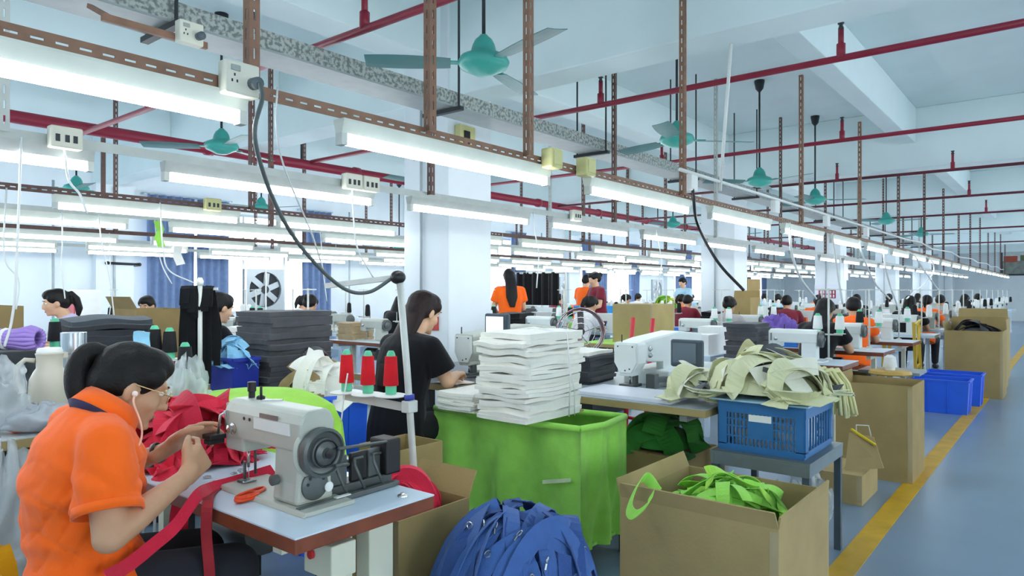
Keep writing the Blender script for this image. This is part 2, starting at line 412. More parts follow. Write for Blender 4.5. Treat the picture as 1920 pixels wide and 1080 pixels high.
for i in range(13):
    x = -.4+2.0*i
    if under(x, 3.5) != ZC: x += .5
    MB().bx(x-.02, x+.02, -.06, .32, -.03, -.002).build('bracket', M_dark, t)
    MB().tube([(x, .29, -.01), (x, .29, ZC-2.66)], .009, 6).build('hanger_rod', M_dark, t)
    MB().tube([(x, -.03, -.01), (x, -.03, ZC-2.66)], .009, 6).build('hanger_rod', M_dark, t)
# ceiling fans
M_teal = mat('teal_enamel', '#3fa79b', .35, 0, .08, 9)
M_teald = mat('teal_blade', '#4b7f80', .45, 0, .1, 9)
def fan_src(lb):
    t = thing('ceiling_fan', lb, 'fan', group='ceiling fans')
    MB().lathe([(.004, -.075), (.05, -.07), (.09, -.05), (.135, -.03), (.15, 0), (.135, .03), (.09, .05), (.075, .06), (.065, .10), (.05, .13), (.028, .15), (.02, .16)], n=24).build('motor', M_teal, t, smooth=True)
    rod = MB().tube([(0, 0, .15), (0, 0, 1.2)], .011, 8).build('rod', M_dark, t, smooth=True)
    MB().lathe([(.012, 1.06), (.045, 1.1), (.06, 1.18), (.06, 1.2)], n=14).build('canopy', M_dark, rod, smooth=True)
    for k in range(3):
        a = 2*math.pi*k/3; rot = Matrix.Rotation(a, 3, 'Z') @ Matrix.Rotation(.18, 3, 'X'); mb = MB()
        def g(u, v):
            x = .19+.48*u; w = (.055+.02*math.sin(u*2.6))
            return rot @ V((x, (v-.5)*2*w, -.01-.018*math.sin((v)*math.pi)*0+.012*(v-.5)**2))
        mb.grid(g, 8, 3, .004)
        bl = mb.build('blade', M_teald, t, smooth=False)
        MB().bar(rot @ V((.12, 0, -.005)), rot @ V((.25, 0, -.004)), .05, .008).build('blade_arm', M_teal, bl)
    return reg(t)
FANS = [((3.0, 2.63), 2.68, .25, 'large teal ceiling fan nearest the camera, blades over the cable tray'), ((5.57, 2.66), 2.82, 1.3, 'teal ceiling fan with bell-shaped motor below the long red sprinkler pipe'),
        ((8.3, 2.9), 2.86, .2, 'teal ceiling fan before the second ceiling beam, right of the white conduit'), ((10.5, 2.87), 2.86, 1.0, 'teal ceiling fan hanging close before the second beam, fourth from the camera'),
        ((14.5, 2.7), 2.82, .5, 'small teal ceiling fan fifth from the camera over the aisle-side row'), ((18.4, 2.7), 2.82, .9, 'small teal ceiling fan sixth from the camera over the aisle-side row'),
        ((3.24, 6.0), 2.75, .35, 'teal ceiling fan at left below the red fire pipe'), ((5.9, 6.1), 2.75, 1.1, 'teal ceiling fan left of the first white column'),
        ((3.4, 9.9), 2.75, .4, 'teal ceiling fan far left near the curtained windows'), ((6.0, 9.9), 2.75, .9, 'teal ceiling fan over the window with the exhaust fan'),
        ((8.6, 9.6), 2.75, .1, 'teal ceiling fan seen just left of the first column near the windows'), ((1.0, 6.2), 2.75, .6, 'teal ceiling fan cut off at the left edge of the picture'),
        ((12.6, 6.1), 2.75, .8, 'teal ceiling fan right of the first column in the fourth row'), ((15.8, 6.1), 2.75, .3, 'teal ceiling fan far off before the bright windows')]
FS = None
for (x, y), z, rz, lb in FANS:
    if under(x, y) != ZC and under(x, y) < 3.3: x += .5
    zz = under(x, y)-1.2
    if FS is None: FS = fan_src(lb); FS.location = (x, y, zz); FS.rotation_euler = (0, 0, rz)
    else: dup(FS, (x, y, zz), rz, lb)
# socket boxes on rails
M_ivory = mat('ivory_plastic', '#d9d9c8', .45, 0, .05)
M_yelbox = mat('yellowed_plastic', '#cfcb8e', .5, 0, .06)
M_greycab = mat('grey_cable', '#56605f', .5, 0, .08)
M_whitecab = mat('white_cable', '#dfe4e2', .5, 0, .05)
def socket_box(p, lb, plug=True):
    t = thing('socket_box', lb, 'socket', p)
    MB().bx(-.055, .055, -.05, 0, -.05, .05).build('housing', M_ivory, t, bev=.006)
    for sx in (-.028,):
        for dx, dz in ((-.008, -.012), (.008, -.012), (0, .006)): MB().bx(sx+dx-.002, sx+dx+.002, -.052, -.0495, dz-.004, dz+.004).build('pin_hole', M_black, t)
    MB().bx(-.04, -.01, -.054, -.0495, .018, .036).build('switch', mat('switch_grey', '#9aa39d', .5), t, bev=.002)
    if plug: MB().tube([(.03, -.05, -.01), (.03, -.085, -.012)], .018, 12).build('plug', mat('plug_grey', '#5c686c', .45), t, smooth=True)
def on_row(px, y, z): # point on plane y at pixel column px
    u = (px-960)/FPX; D = y/(FY-FX*u); return V((D*(FX+FY*u), y, z))
pA = on_row(440, 1.995, 1.99)
socket_box(pA, 'ivory wall socket with grey plug on the rusty rail, above the first bright tube')
M_brk = M_rust
pB = at(350, 66, D=3.15)
socket_box(pB, 'ivory wall socket with grey plug hanging from the cable tray at upper left')
o = MB().bar(pB+V((-.35, .012, -.02)), pB+V((.1, .012, -.02)), .02, .03).bar(pB+V((-.3, .012, -.02)), (pB.x-.3, 3.41, 2.62), .02, .02).build('socket_bracket', M_rust); tag(o, 'short rusty bracket holding the upper left socket', 'bracket')
for i, (px, py, lb) in enumerate([(1024, 299, 'yellowed junction box on the rusty rail right of the second tube, left of two'), (1088, 315, 'yellowed junction box on the rusty rail right of the second tube, right of two')]):
    p = on_row(px, 1.99, 1.985); t = thing('junction_box', lb, 'junction box', p)
    MB().bx(-.045, .045, -.07, 0, -.045, .05).build('housing', M_yelbox, t, bev=.008); MB().bx(-.035, .035, -.075, -.07, -.03, .035).build('lid', M_yelbox, t, bev=.003)
for (px, y, lb) in [(1290, 1.99, 'white junction box at the start of the white conduit'), (1448, 1.99, 'white junction box second along the white conduit'), (1545, 1.99, 'white junction box third along the white conduit'), (1620, 1.99, 'white junction box fourth along the white conduit')]:
    p = on_row(px, y, 2.06); tag(MB().bx(-.05, .05, -.05, 0, -.05, .06).build('junction_box', M_white, bev=.006, loc=p), lb, 'junction box')
t = thing('breaker_box', 'yellowed switch box on the face of the first white column', 'switch box', (4.5, 4.199, 2.66))
MB().bx(-.1, .1, -.07, 0, -.14, .14).build('housing', M_yelbox, t, bev=.006); MB().bx(-.05, .02, -.08, -.07, .02, .09).build('breaker', M_black, t); MB().bx(-.05, .02, -.078, -.07, -.07, -.01).build('dial', M_dark, t)
for i, (px, py, y, lb) in enumerate([(118, 268, 3.29, 'ivory double socket on the second rail at left'), (655, 348, 3.29, 'ivory socket on the second rail left of the first column'), (688, 352, 3.29, 'ivory socket on the second rail touching the column edge'), (395, 392, 4.96, 'yellow-lidded socket on the third rail'), (1075, 430, 3.29, 'ivory socket on the second rail right of the first column')]):
    p = on_row(px, y, 1.985); t = thing('socket_box', lb, 'socket', p); MB().bx(-.06, .06, -.05, 0, -.045, .045).build('housing', M_yelbox if 'yellow' in lb else M_ivory, t, bev=.006)
    for k in (-.035, 0, .03): MB().bx(k-.008, k+.008, -.053, -.05, -.02, .01).build('outlet', M_dark, t)
# cables
def cable(name, pts, r, m, lb, n=24):
    pts = [V(p) for p in pts]; out = []
    ext = [pts[0]*2-pts[1]]+pts+[pts[-1]*2-pts[-2]]
    for i in range(1, len(ext)-2):
        for k in range(8):
            t_ = k/8; a, b, c, d = ext[i-1:i+3]
            out.append(.5*((2*b)+(c-a)*t_+(2*a-5*b+4*c-d)*t_*t_+(3*b-a-3*c+d)*t_**3))
    out.append(pts[-1])
    return tag(MB().tube(out, r, 7).build(name, m, smooth=True), lb, 'cable')
cable('power_cable', [pA+V((.03, -.085, -.012)), pA+V((.035, -.095, -.06)), at(478, 260, D=2.05), at(515, 380, D=2.2), at(570, 470, D=2.35), at(640, 538, D=2.5), at(690, 548, D=2.58), at(738, 520, D=2.62)], .007, M_greycab, 'grey power cable sagging from the rail socket to the thread stand arm')
cable('thin_cable', [on_row(520, 1.98, 2.0), at(518, 240, D=2.15), at(535, 320, D=2.3), at(585, 440, D=2.6), at(610, 520, D=2.9)], .003, M_whitecab, 'thin white wire hanging from the rusty rail behind the grey cable')
cable('power_cable', [on_row(1298, 1.98, 2.06), on_row(1300, 1.95, 1.98), at(1308, 420, D=5.05), at(1345, 490, D=5.0), at(1395, 545, D=4.95)], .011, M_black, 'thick black cable hanging from the white junction box to the stand before the second column')
def rp(px, py, y):
    u = (px-960)/FPX; D = y/(FY-FX*u); return at(px, py, D=D)
for i, (px, y, pts) in enumerate([(185, 6.14, ((190, 450), (205, 520), (215, 600))), (290, 6.14, ((295, 460), (305, 500), (322, 532))), (300, 4.96, ((306, 470), (318, 508), (362, 530))), (116, 6.14, ((117, 455), (115, 500), (122, 560))), (120, 3.29, ((128, 335), (150, 365), (163, 400))),
                                (600, 6.14, ((602, 450), (605, 500), (613, 565))), (205, 8.0, ((206, 470), (208, 560), (200, 625))), (12, 4.96, ((8, 480), (35, 525), (30, 580))), (40, 3.29, ((30, 515), (22, 600), (8, 650))), (660, 3.29, ((664, 420), (672, 470), (700, 520))), (1000, 3.29, ((1004, 440), (1010, 480), (1006, 540))), (1230, 3.29, ((1236, 460), (1240, 500), (1228, 560)))]):
    cable('thin_cable', [on_row(px, y-.006, 1.965)]+[rp(a, b, y-.02) for a, b in pts], .005, M_whitecab, 'white wire drooping from a lamp rail, '+('above the silver rolls', 'left of the hanging straps', 'ending at the hanging straps', 'over the lilac woman', 'under the upper left tube', 'left of the first column', 'longest at far left', 'beside the left picture edge', 'lowest at the left edge', 'beside the column', 'over the lit screen', 'before the second column')[i])
for i, (px, pts) in enumerate([(1655, ((1660, 500), (1672, 545), (1690, 590))), (1610, ((1618, 480), (1640, 530), (1668, 560))), (1700, ((1715, 480), (1735, 510), (1760, 545))), (1735, ((1750, 495), (1745, 520), (1700, 560))), (1560, ((1566, 480), (1572, 520), (1580, 570))), (1480, ((1484, 470), (1500, 520), (1530, 560)))]):
    cable('thin_cable', [on_row(px, 1.99, 1.965)]+[rp(a, b, 1.97) for a, b in pts], .012, M_whitecab, 'thick white wire hanging from the rusty rail, '+('before the third column', 'left of that before the third column', 'right of the third column', 'curving left', 'over the orange worker', 'over the black haired worker')[i])
# white conduit above row one
cp = [on_row(1275, 1.96, 2.13)]
for k in range(1, 22): cp.append(V((cp[0].x+1.3*k, 1.96, 2.13+(.03*math.sin(k*2.1) if k > 5 else 0))))
tag(MB().tube(cp, .013, 8).build('conduit', M_white, smooth=True), 'white plastic conduit running above the rusty rail down the hall', 'conduit')
t = thing('drop_conduit', 'slanted white conduit dropping from the ceiling onto the rail', 'conduit', (0, 0, 0))
MB().tube([at(1371, 82, D=4.72), at(1350, 358, D=4.97)], .012, 8).build('pipe', M_white, t, smooth=True)
# ================================================================ people
M_skin = mat('skin', '#c79a78', .5, 0, .06, 20, .03, 200, .4)
M_skin2 = mat('skin_light', '#d9ad8c', .5, 0, .06, 20, .03, 200, .4)
M_hair = mat('black_hair', '#0d0b0a', .55, 0, .3, 40, .25, 130, .3)
M_hairb = mat('dark_brown_hair', '#21110f', .55, 0, .3, 40, .25, 130, .3)
M_eyew = mat('eye_white', '#f0eeea', .3, 0, 0); M_lip = mat('lips', '#b0685a', .45, 0, .05)
M_gold = mat('gold_metal', '#d9c08a', .25, .9, .03)
def head_mesh(mb, c, H, s=1.0, det=True):
    f = lambda x, y, z: c+H @ (V((x, y, z))*s)
    rot = H
    mb.ell(f(-.012, 0, .028), (.098*s, .078*s, .088*s), rot)           # cranium
    mb.ell(f(.032, 0, -.02), (.06*s, .062*s, .088*s), rot)             # face
    mb.ell(f(.04, 0, -.078), (.042*s, .045*s, .034*s), rot)            # jaw, chin
    mb.ell(f(.078, 0, -.098), (.016*s, .02*s, .014*s), rot)
    if det:
        mb.cap(f(.09, 0, .012), f(.108, 0, -.03), .008*s, .013*s)      # nose
        mb.ell(f(.092, 0, -.035), (.014*s, .019*s, .01*s), rot)
        mb.ell(f(.080, 0, -.066), (.014*s, .026*s, .012*s), rot)       # mouth
        for q in (-1, 1):
            mb.ell(f(.078, q*.032, .028), (.016*s, .026*s, .009*s), rot)   # brow
            mb.ell(f(.055, q*.040, -.03), (.028*s, .022*s, .026*s), rot)  # cheek
            mb.ell(f(-.006, q*.079, -.012), (.022*s, .009*s, .033*s), rot @ Matrix.Rotation(-.25*q, 3, 'Z'))   # ear
def torso_rings(hip, waist, chest, sh, nk, side, infl=0, wid=1.0, deep=1.0, hem=None):
    def ring(p, d, w, t):
        d = V(d).normalized(); a = (side-d*side.dot(d)).normalized(); b = d.cross(a)
        return (p, a*(w*wid+infl), b*(t*deep+infl))
    up = waist-hip; rings = []
    base = hem if hem is not None else hip-up.normalized()*.06
    rings += [ring(base, up, .165, .125), ring(hip, up, .168, .13), ring(waist, chest-hip, .145, .115), ring(chest.lerp(waist, .35), chest-waist, .155, .122),
              ring(chest, sh-waist, .165, .125), ring(sh.lerp(chest, .35), sh-chest, .172, .112), ring(sh, nk-chest, .165, .085), ring(sh.lerp(nk, .55), nk-sh, .10, .07), ring(nk, nk-sh, .055, .056)]
    return rings
def hand(mb, w, d, n, th, curl, s=1.0, spread=.12, seg=None):
    # w wrist, d direction of the fingers, n palm-facing direction, th +1/-1 thumb side
    d = V(d).normalized(); n = V(n); n = (n-d*n.dot(d)).normalized(); sd = d.cross(n).normalized()*th
    for i, k in enumerate((-.030, -.010, .010, .030)):
        mb.cap(w+sd*k*.5*s, w+(d*.085+sd*k)*s, .016*s, .0125*s)
    mb.cap(w-d*.03*s, w+d*.02*s, .024*s, .024*s)
    L = [(.030, .040, .026, .020), (.010, .045, .029, .021), (-.010, .042, .027, .02), (-.030, .032, .021, .018)]
    for i, (k, a, b, c) in enumerate(L):
        cu = curl[i] if isinstance(curl, (list, tuple)) else curl
        p = w+(d*.085+sd*k)*s; dd = (d+sd*(k/.03)*spread).normalized(); r = .0098*s if i < 3 else .0085*s
        ax = dd.cross(n).normalized()
        for j, ln in enumerate((a, b, c)):
            dd = (Matrix.Rotation(cu*(1.0, 1.1, .7)[j], 3, ax) @ dd).normalized()
            q = p+dd*ln*s; mb.cap(p, q, r, r*.9, 10); p = q; r *= .92
    # thumb leaves the side of the palm near its base
    b0 = w+(d*.025+sd*.026)*s; d1 = (d*.75+sd*.62+n*.25).normalized(); b1 = b0+d1*.042*s
    d2 = (d*.95+sd*.15+n*.4).normalized(); b2 = b1+d2*.032*s; d3 = (d+n*.5-sd*.1).normalized(); b3 = b2+d3*.024*s
    mb.cap(b0, b1, .016*s, .0125*s); mb.cap(b1, b2, .012*s, .0105*s); mb.cap(b2, b3, .0105*s, .009*s)
def arm(mb, sh, el, wr, r=1.0):
    mb.cap(sh, sh.lerp(el, .5), .052*r, .044*r); mb.cap(sh.lerp(el, .5), el, .044*r, .038*r)
    mb.cap(el, el.lerp(wr, .35), .039*r, .038*r); mb.cap(el.lerp(wr, .35), wr, .038*r, .025*r)
def hair_cap(mb, c, H, s=1.0, low=-.03):
    f = lambda x, y, z: c+H @ (V((x, y, z))*s)
    mb.ell(f(-.018, 0, .036), (.102*s, .086*s, .09*s), H)
    mb.ell(f(-.055, 0, -.005), (.066*s, .08*s, .07*s), H)
    mb.ell(f(.02, 0, .075), (.072*s, .07*s, .05*s), H)
    for q in (-1, 1):
        mb.ell(f(-.03, q*.058, .01), (.045*s, .03*s, .05*s), H); mb.ell(f(.035, q*.06, .045), (.035*s, .022*s, .035*s), H)
def eyes(c, H, s, par):
    f = lambda x, y, z: c+H @ (V((x, y, z))*s)
    for q in (-1, 1):
        e = MB().ell(f(.078, q*.031, .006), (.009*s, .013*s, .007*s), H).build('eye', M_eyew, par, smooth=True)
        MB().ell(f(.085, q*.031, .006), (.004*s, .005*s, .005*s), H, 8, 6).build('iris', M_hair, e, smooth=True)
        MB().ell(f(.087, q*.032, .03), (.006*s, .022*s, .004*s), H, 10, 6).build('eyebrow', M_hair, par, smooth=True)
    MB().ell(f(.0915, 0, -.066), (.006*s, .02*s, .007*s), H, 12, 6).build('lips', M_lip, par, smooth=True)
def rotH(yaw, pitch, roll=0): return Matrix.Rotation(yaw, 3, 'Z') @ Matrix.Rotation(pitch, 3, 'Y') @ Matrix.Rotation(roll, 3, 'X')
def person(label, loc, rz, J, shirt, pants, hair='short', vox=.012, skin=None, hm=None, sleeve=.62, hand_spec=None, det=True, disp=None, collar=False, face=True, hsize=1.0):
    """J holds joint positions in local space (facing +x): hip waist chest sh nk head, shL elL wrL shR elR wrR, knL anL knR anR, H (head matrix)"""
    t = thing('person', label, 'person', loc, rz); skin = skin or M_skin; hm = hm or M_hair
    g = {k: (V(v) if not isinstance(v, Matrix) else v) for k, v in J.items()}; H = g['H']; side = (g['shL']-g['shR']).normalized()
    b = MB()
    b.loft(torso_rings(g['hip'], g['waist'], g['chest'], g['sh'], g['nk'], side, -.004))
    b.cap(g['nk']-(g['head']-g['nk'])*.1, g['nk'].lerp(g['head'], .75), .056, .052)
    head_mesh(b, g['head'], H, hsize, det)
    for q in ('L', 'R'):
        b.cap(g['sh'], g['sh'+q], .06, .056); arm(b, g['sh'+q], g['el'+q], g['wr'+q])
        sp = (hand_spec or {}).get(q, None)
        d = (g['wr'+q]-g['el'+q]).normalized()
        if sp: hand(b, g['wr'+q]+d*.02, sp['d'], sp['n'], sp['th'], sp['curl'])
        else: hand(b, g['wr'+q]+d*.02, d, V((0, 0, -1)), 1 if q == 'R' else -1, .35)
        if 'kn'+q in g:
            hp = g['hip']+side*(.09 if q == 'L' else -.09); an = g['an'+q]
            b.cap(hp, g['kn'+q], .078, .058); b.cap(g['kn'+q], g['kn'+q].lerp(an, .35), .055, .055); b.cap(g['kn'+q].lerp(an, .35), an, .055, .036)
            b.cap(an-V((0, 0, .03)), an+V((.13, 0, -.045)), .036, .03)
    voxel(b, 'body', skin, t, vox, 3)
    c = MB(); hem = g['hip']-(g['waist']-g['hip']).normalized()*.10
    c.loft(torso_rings(g['hip'], g['waist'], g['chest'], g['sh'], g['nk'], side, .017, hem=hem)[:-1]+[(g['nk'], side*.064, (g['nk']-g['sh']).normalized().cross(side)*.064)])
    for q in ('L', 'R'):
        s_, e_ = g['sh'+q], g['el'+q]; m_ = s_.lerp(e_, sleeve)
        c.cap(g['sh'].lerp(s_, .3), s_, .07, .064); c.tube([s_.lerp(e_, -.1), s_, s_.lerp(e_, .3), m_], [.045, .064, .071, .079], 16)
    so = voxel(c, 'shirt', shirt, t, max(vox, .0075), 2, disp)
    if 'knL' in g:
        p = MB()
        p.loft([(g['hip']-V((0, 0, .07)), side*.17, V((.15, 0, 0))), (g['hip']+V((0, 0, .06)), side*.165, V((.135, 0, 0)))])
        for q in ('L', 'R'):
            hp = g['hip']+side*(.09 if q == 'L' else -.09); an = g['an'+q]
            p.cap(hp, g['kn'+q], .092, .074); p.cap(g['kn'+q], an+V((0, 0, .04)), .072, .055)
            MB().cap(an+V((-.02, 0, -.035)), an+V((.14, 0, -.045)), .042, .036).build('shoe', mat('shoe_dark', '#2b2c30', .6), t, smooth=True)
        voxel(p, 'trousers', pants, t, max(vox, .012), 3)
    h = MB(); hair_cap(h, g['head'], H, hsize); f = lambda x, y, z: g['head']+H @ (V((x, y, z))*hsize)
    if hair == 'pony': h.tube([f(-.08, 0, .05), f(-.13, 0, .06), f(-.16, 0, .0), f(-.165, 0, -.09), f(-.14, 0, -.17)], [.02, .026, .034, .033, .012], 12)
    if hair == 'bun': h.ell(f(-.12, 0, .04), (.045, .045, .045))
    if hair == 'long':
        h.loft([(f(-.05, 0, .03), H @ V((0, .08, 0)), H @ V((.05, 0, 0))), (f(-.075, 0, -.08), H @ V((0, .085, 0)), H @ V((.04, 0, 0))), (f(-.10, 0, -.18), V((0, .085, 0)), V((.035, 0, .01))), (V((g['sh'].x-.15, 0, g['sh'].z-.10)), V((0, .085, 0)), V((.03, 0, 0))), (V((g['chest'].x-.17, 0, g['chest'].z-.10)), V((0, .04, 0)), V((.015, 0, 0)))])
    voxel(h, 'hair', hm, t, max(.006, vox*.7), 3)
    if face: eyes(g['head'], H, hsize, t)
    if collar:
        k = MB(); nk = g['nk']; dn = (g['head']-g['sh']).normalized()
        for r0, z0 in ((.066, -.012),):
            k.lathe([(.078, -.035), (.070, .022), (.078, .028), (.092, -.02), (.078, -.035)], nk, 20, dn)
        k.build('collar', shirt, t, smooth=True)
    return t
def seated(label, loc, rz, shirt, hair='short', lean=.0, look=.35, pants=None, vox=.016, turn=0, seat=.46, skin=None, hm=None, reach=.42, face=True, legs=True, tall=1.0):
    L = lean; z = seat
    J = dict(hip=(0, 0, z+.10), waist=(.03+L*.3, 0, z+.26), chest=(.07+L*.7, 0, z+.42-L*.1), sh=(.10+L, 0, z+.54-L*.2), nk=(.12+L*1.1, 0, z+.60-L*.25), head=(.175+L*1.25, 0, z+.725-L*.35))
    sx, sz = .10+L, z+.53-L*.2
    for q, s in (('L', 1), ('R', -1)):
        J['sh'+q] = (sx, s*.17, sz); J['el'+q] = (sx+.10, s*.24, z+.30); J['wr'+q] = (reach, s*.13, z+.345)
        if legs: J['kn'+q] = (.40, s*.11, z+.04); J['an'+q] = (.36, s*.11, .08)
    J['H'] = rotH(turn, look)
    return person(label, loc, rz, J, shirt, pants or mat('dark_trousers', '#23262e', .9), hair, vox, skin, hm, face=face, det=vox < .02)
# ================================================================ kit of sources
M_card = mat('cardboard', '#a38d5c', .85, 0, .1, 5, .1, 80)
M_card2 = mat('cardboard_light', '#ad9868', .85, 0, .1, 5, .1, 80)
M_tape = mat('clear_tape', '#d6c59a', .12, 0, .05, 5, trans=.5)
M_lam = mat('table_laminate', '#cfe0ee', .3, 0, .03, 4)
M_edge = mat('brown_edge', '#7a3d24', .5, 0, .25, 12)
M_cream = mat('cream_paint', '#d5d8c4', .5, 0, .06, 5)
M_mach = mat('machine_enamel', '#b9bdb2', .38, 0, .07, 7)
M_machl = mat('machine_enamel_light', '#dfe6e3', .35, 0, .04, 7)
M_machd = mat('machine_dark', '#5d6362', .4, .3, .12, 10)
M_steel = mat('bright_steel', '#c3c6c6', .25, .9, .06)
M_lime = cloth('lime_cloth', '#a0e262', .08)
M_limed = cloth('lime_cloth_pale', '#a6df52', .06)
M_redc = cloth('red_cloth', '#e0304a', .08)
M_redt = mat('red_thread', '#d8222c', .8, 0, .1, 20, .3, 300, .2)
M_grn = mat('green_core', '#5fc79a', .5, 0, .05)
M_blkt = mat('black_thread', '#141517', .85, 0, .2, 20, .3, 300)
M_wht = mat('white_thread', '#eceeec', .85, 0, .05, 20, .2, 300)
M_stand = mat('stand_paint', '#d3d6cf', .45, .1, .1, 12)
M_blue = mat('blue_plastic', '#2c68ea', .4, 0, .07, 5)
M_blued = mat('navy_plastic', '#2336a0', .45, 0, .08, 5)
M_char = cloth('charcoal_felt', '#55565a', .14)
M_chard = cloth('dark_felt', '#3f4246', .14)
M_offw = cloth('offwhite_cloth', '#f4f3ea', .04)
M_black_c = cloth('black_cloth', '#16171a', .2)
M_screen = mat('screen_glass', '#66737e', .12, 0, .05, 3)
M_screenb = emis('lit_screen', '#c6d4de', .85)
M_bag = mat('clear_bag', '#dfe7ea', .18, 0, .08, 6, .5, 16, .6, trans=.62)
def carton(label, x0, x1, y0, y1, h, m=None, flaps=(), z=0, t=.007, tape=True, cat='box', name='cardboard_box', closed=False):
    m = m or M_card; r = thing(name, label, cat, ((x0+x1)/2, (y0+y1)/2, z)); a, b = (x1-x0)/2, (y1-y0)/2
    for (p0, p1, q0, q1) in ((-a, -a+t, -b, b), (a-t, a, -b, b), (-a+t, a-t, -b, -b+t), (-a+t, a-t, b-t, b)): MB().bx(p0, p1, q0, q1, t, h).build('side_panel', m, r)
    MB().bx(-a, a, -b, b, 0, t).build('bottom', m, r)
    if closed: MB().bx(-a, a, -b, 0-.002, h, h+t).build('flap', m, r); MB().bx(-a, a, .002, b, h, h+t).build('flap', m, r)
    for (sd, ang, ln) in flaps:    # side: -x +x -y +y ; angle from vertical, outward positive
        ca, sa = math.cos(ang), math.sin(ang); mb = MB()
        if sd[1] == 'x':
            s = -1 if sd[0] == '-' else 1; e = s*a
            mb.add([(e, -b, h), (e, b, h), (e+s*sa*ln, b*.97, h+ca*ln), (e+s*sa*ln, -b*.97, h+ca*ln), (e-s*t, -b, h), (e-s*t, b, h), (e+s*(sa*ln-t), b*.97, h+ca*ln+t*.3), (e+s*(sa*ln-t), -b*.97, h+ca*ln+t*.3)], [(0, 1, 2, 3), (7, 6, 5, 4), (0, 4, 5, 1), (1, 5, 6, 2), (2, 6, 7, 3), (3, 7, 4, 0)])
        else:
            s = -1 if sd[0] == '-' else 1; e = s*b
            mb.add([(-a, e, h), (a, e, h), (a*.97, e+s*sa*ln, h+ca*ln), (-a*.97, e+s*sa*ln, h+ca*ln), (-a, e-s*t, h), (a, e-s*t, h), (a*.97, e+s*(sa*ln-t), h+ca*ln+t*.3), (-a*.97, e+s*(sa*ln-t), h+ca*ln+t*.3)], [(0, 1, 2, 3), (7, 6, 5, 4), (0, 4, 5, 1), (1, 5, 6, 2), (2, 6, 7, 3), (3, 7, 4, 0)])
        mb.build('flap', m, r)
    if tape:
        MB().bx(-a-.001, -a-.0003, -b+.0, -b+.03, .02, h*.98).build('tape', M_tape, r)
    return r
def stack(label, c, sx, sy, z0, n, th, m, rz=0, jit=.012, wav=.006, cat='fabric stack', name='fabric_stack', string=False, seed=1, top=None, taper=0):
    rr = random.Random(seed); r = thing(name, label, cat, (c[0], c[1], z0), rz); z = 0
    for i in range(n):
        h = th*rr.uniform(.75, 1.25); dx, dy, a = rr.uniform(-jit, jit), rr.uniform(-jit, jit), rr.uniform(-.03, .03)
        p1, p2, am = rr.uniform(0, 6), rr.uniform(0, 6), wav*rr.uniform(.5, 1.3)*(0 if i == 0 else 1); ka, kb = rr.uniform(5, 9), rr.uniform(5, 9)
        w, d = sx*(1-taper*i/n)*rr.uniform(.97, 1.02), sy*(1-taper*i/n)*rr.uniform(.97, 1.02); ro = Matrix.Rotation(a, 3, 'Z'); zt = z+h
        def f(u, v):
            uu, vv = u*2-1, v*2-1; k = 1-.04*(uu*uu*vv*vv)**2
            e = max(abs(uu), abs(vv)); q = ro @ V((uu*w/2*k+dx, vv*d/2*k+dy, 0)); q.z = zt+am*(math.sin(p1+ka*u)+math.sin(p2+kb*v))*.5-h*.3*max(0, e-.8)*5*.5; return q
        MB().grid(f, 12, 8, h*.96).build('panel', (top if top and i == n-1 else m), r, smooth=False); z += h
    if string:
        w, d = sx/2+jit+.018, sy/2+jit+.018; k = .12*sx
        MB().tube([(k, -d, .0), (k+.01, -d-.003, z*.45), (k-.02, -d-.002, z*.97), (k-.025, 0, z+.012), (k, d, z*.97), (k, d, 0)], .004, 6).build('string', M_wht, r, smooth=True)
        MB().tube([(k+.05, -d, .0), (k+.045, -d-.003, z*.3), (k+.01, -d-.003, z*.5)], .003, 6).build('string', M_wht, r, smooth=True)
    return r, z0+z
MP = [2.2]
def mound(x, y, H, p=None):
    p = p or MP[0] 
    q = math.sqrt(x*x+y*y); return H*max(0, 1-q**p)**.55 if q < 1 else 0
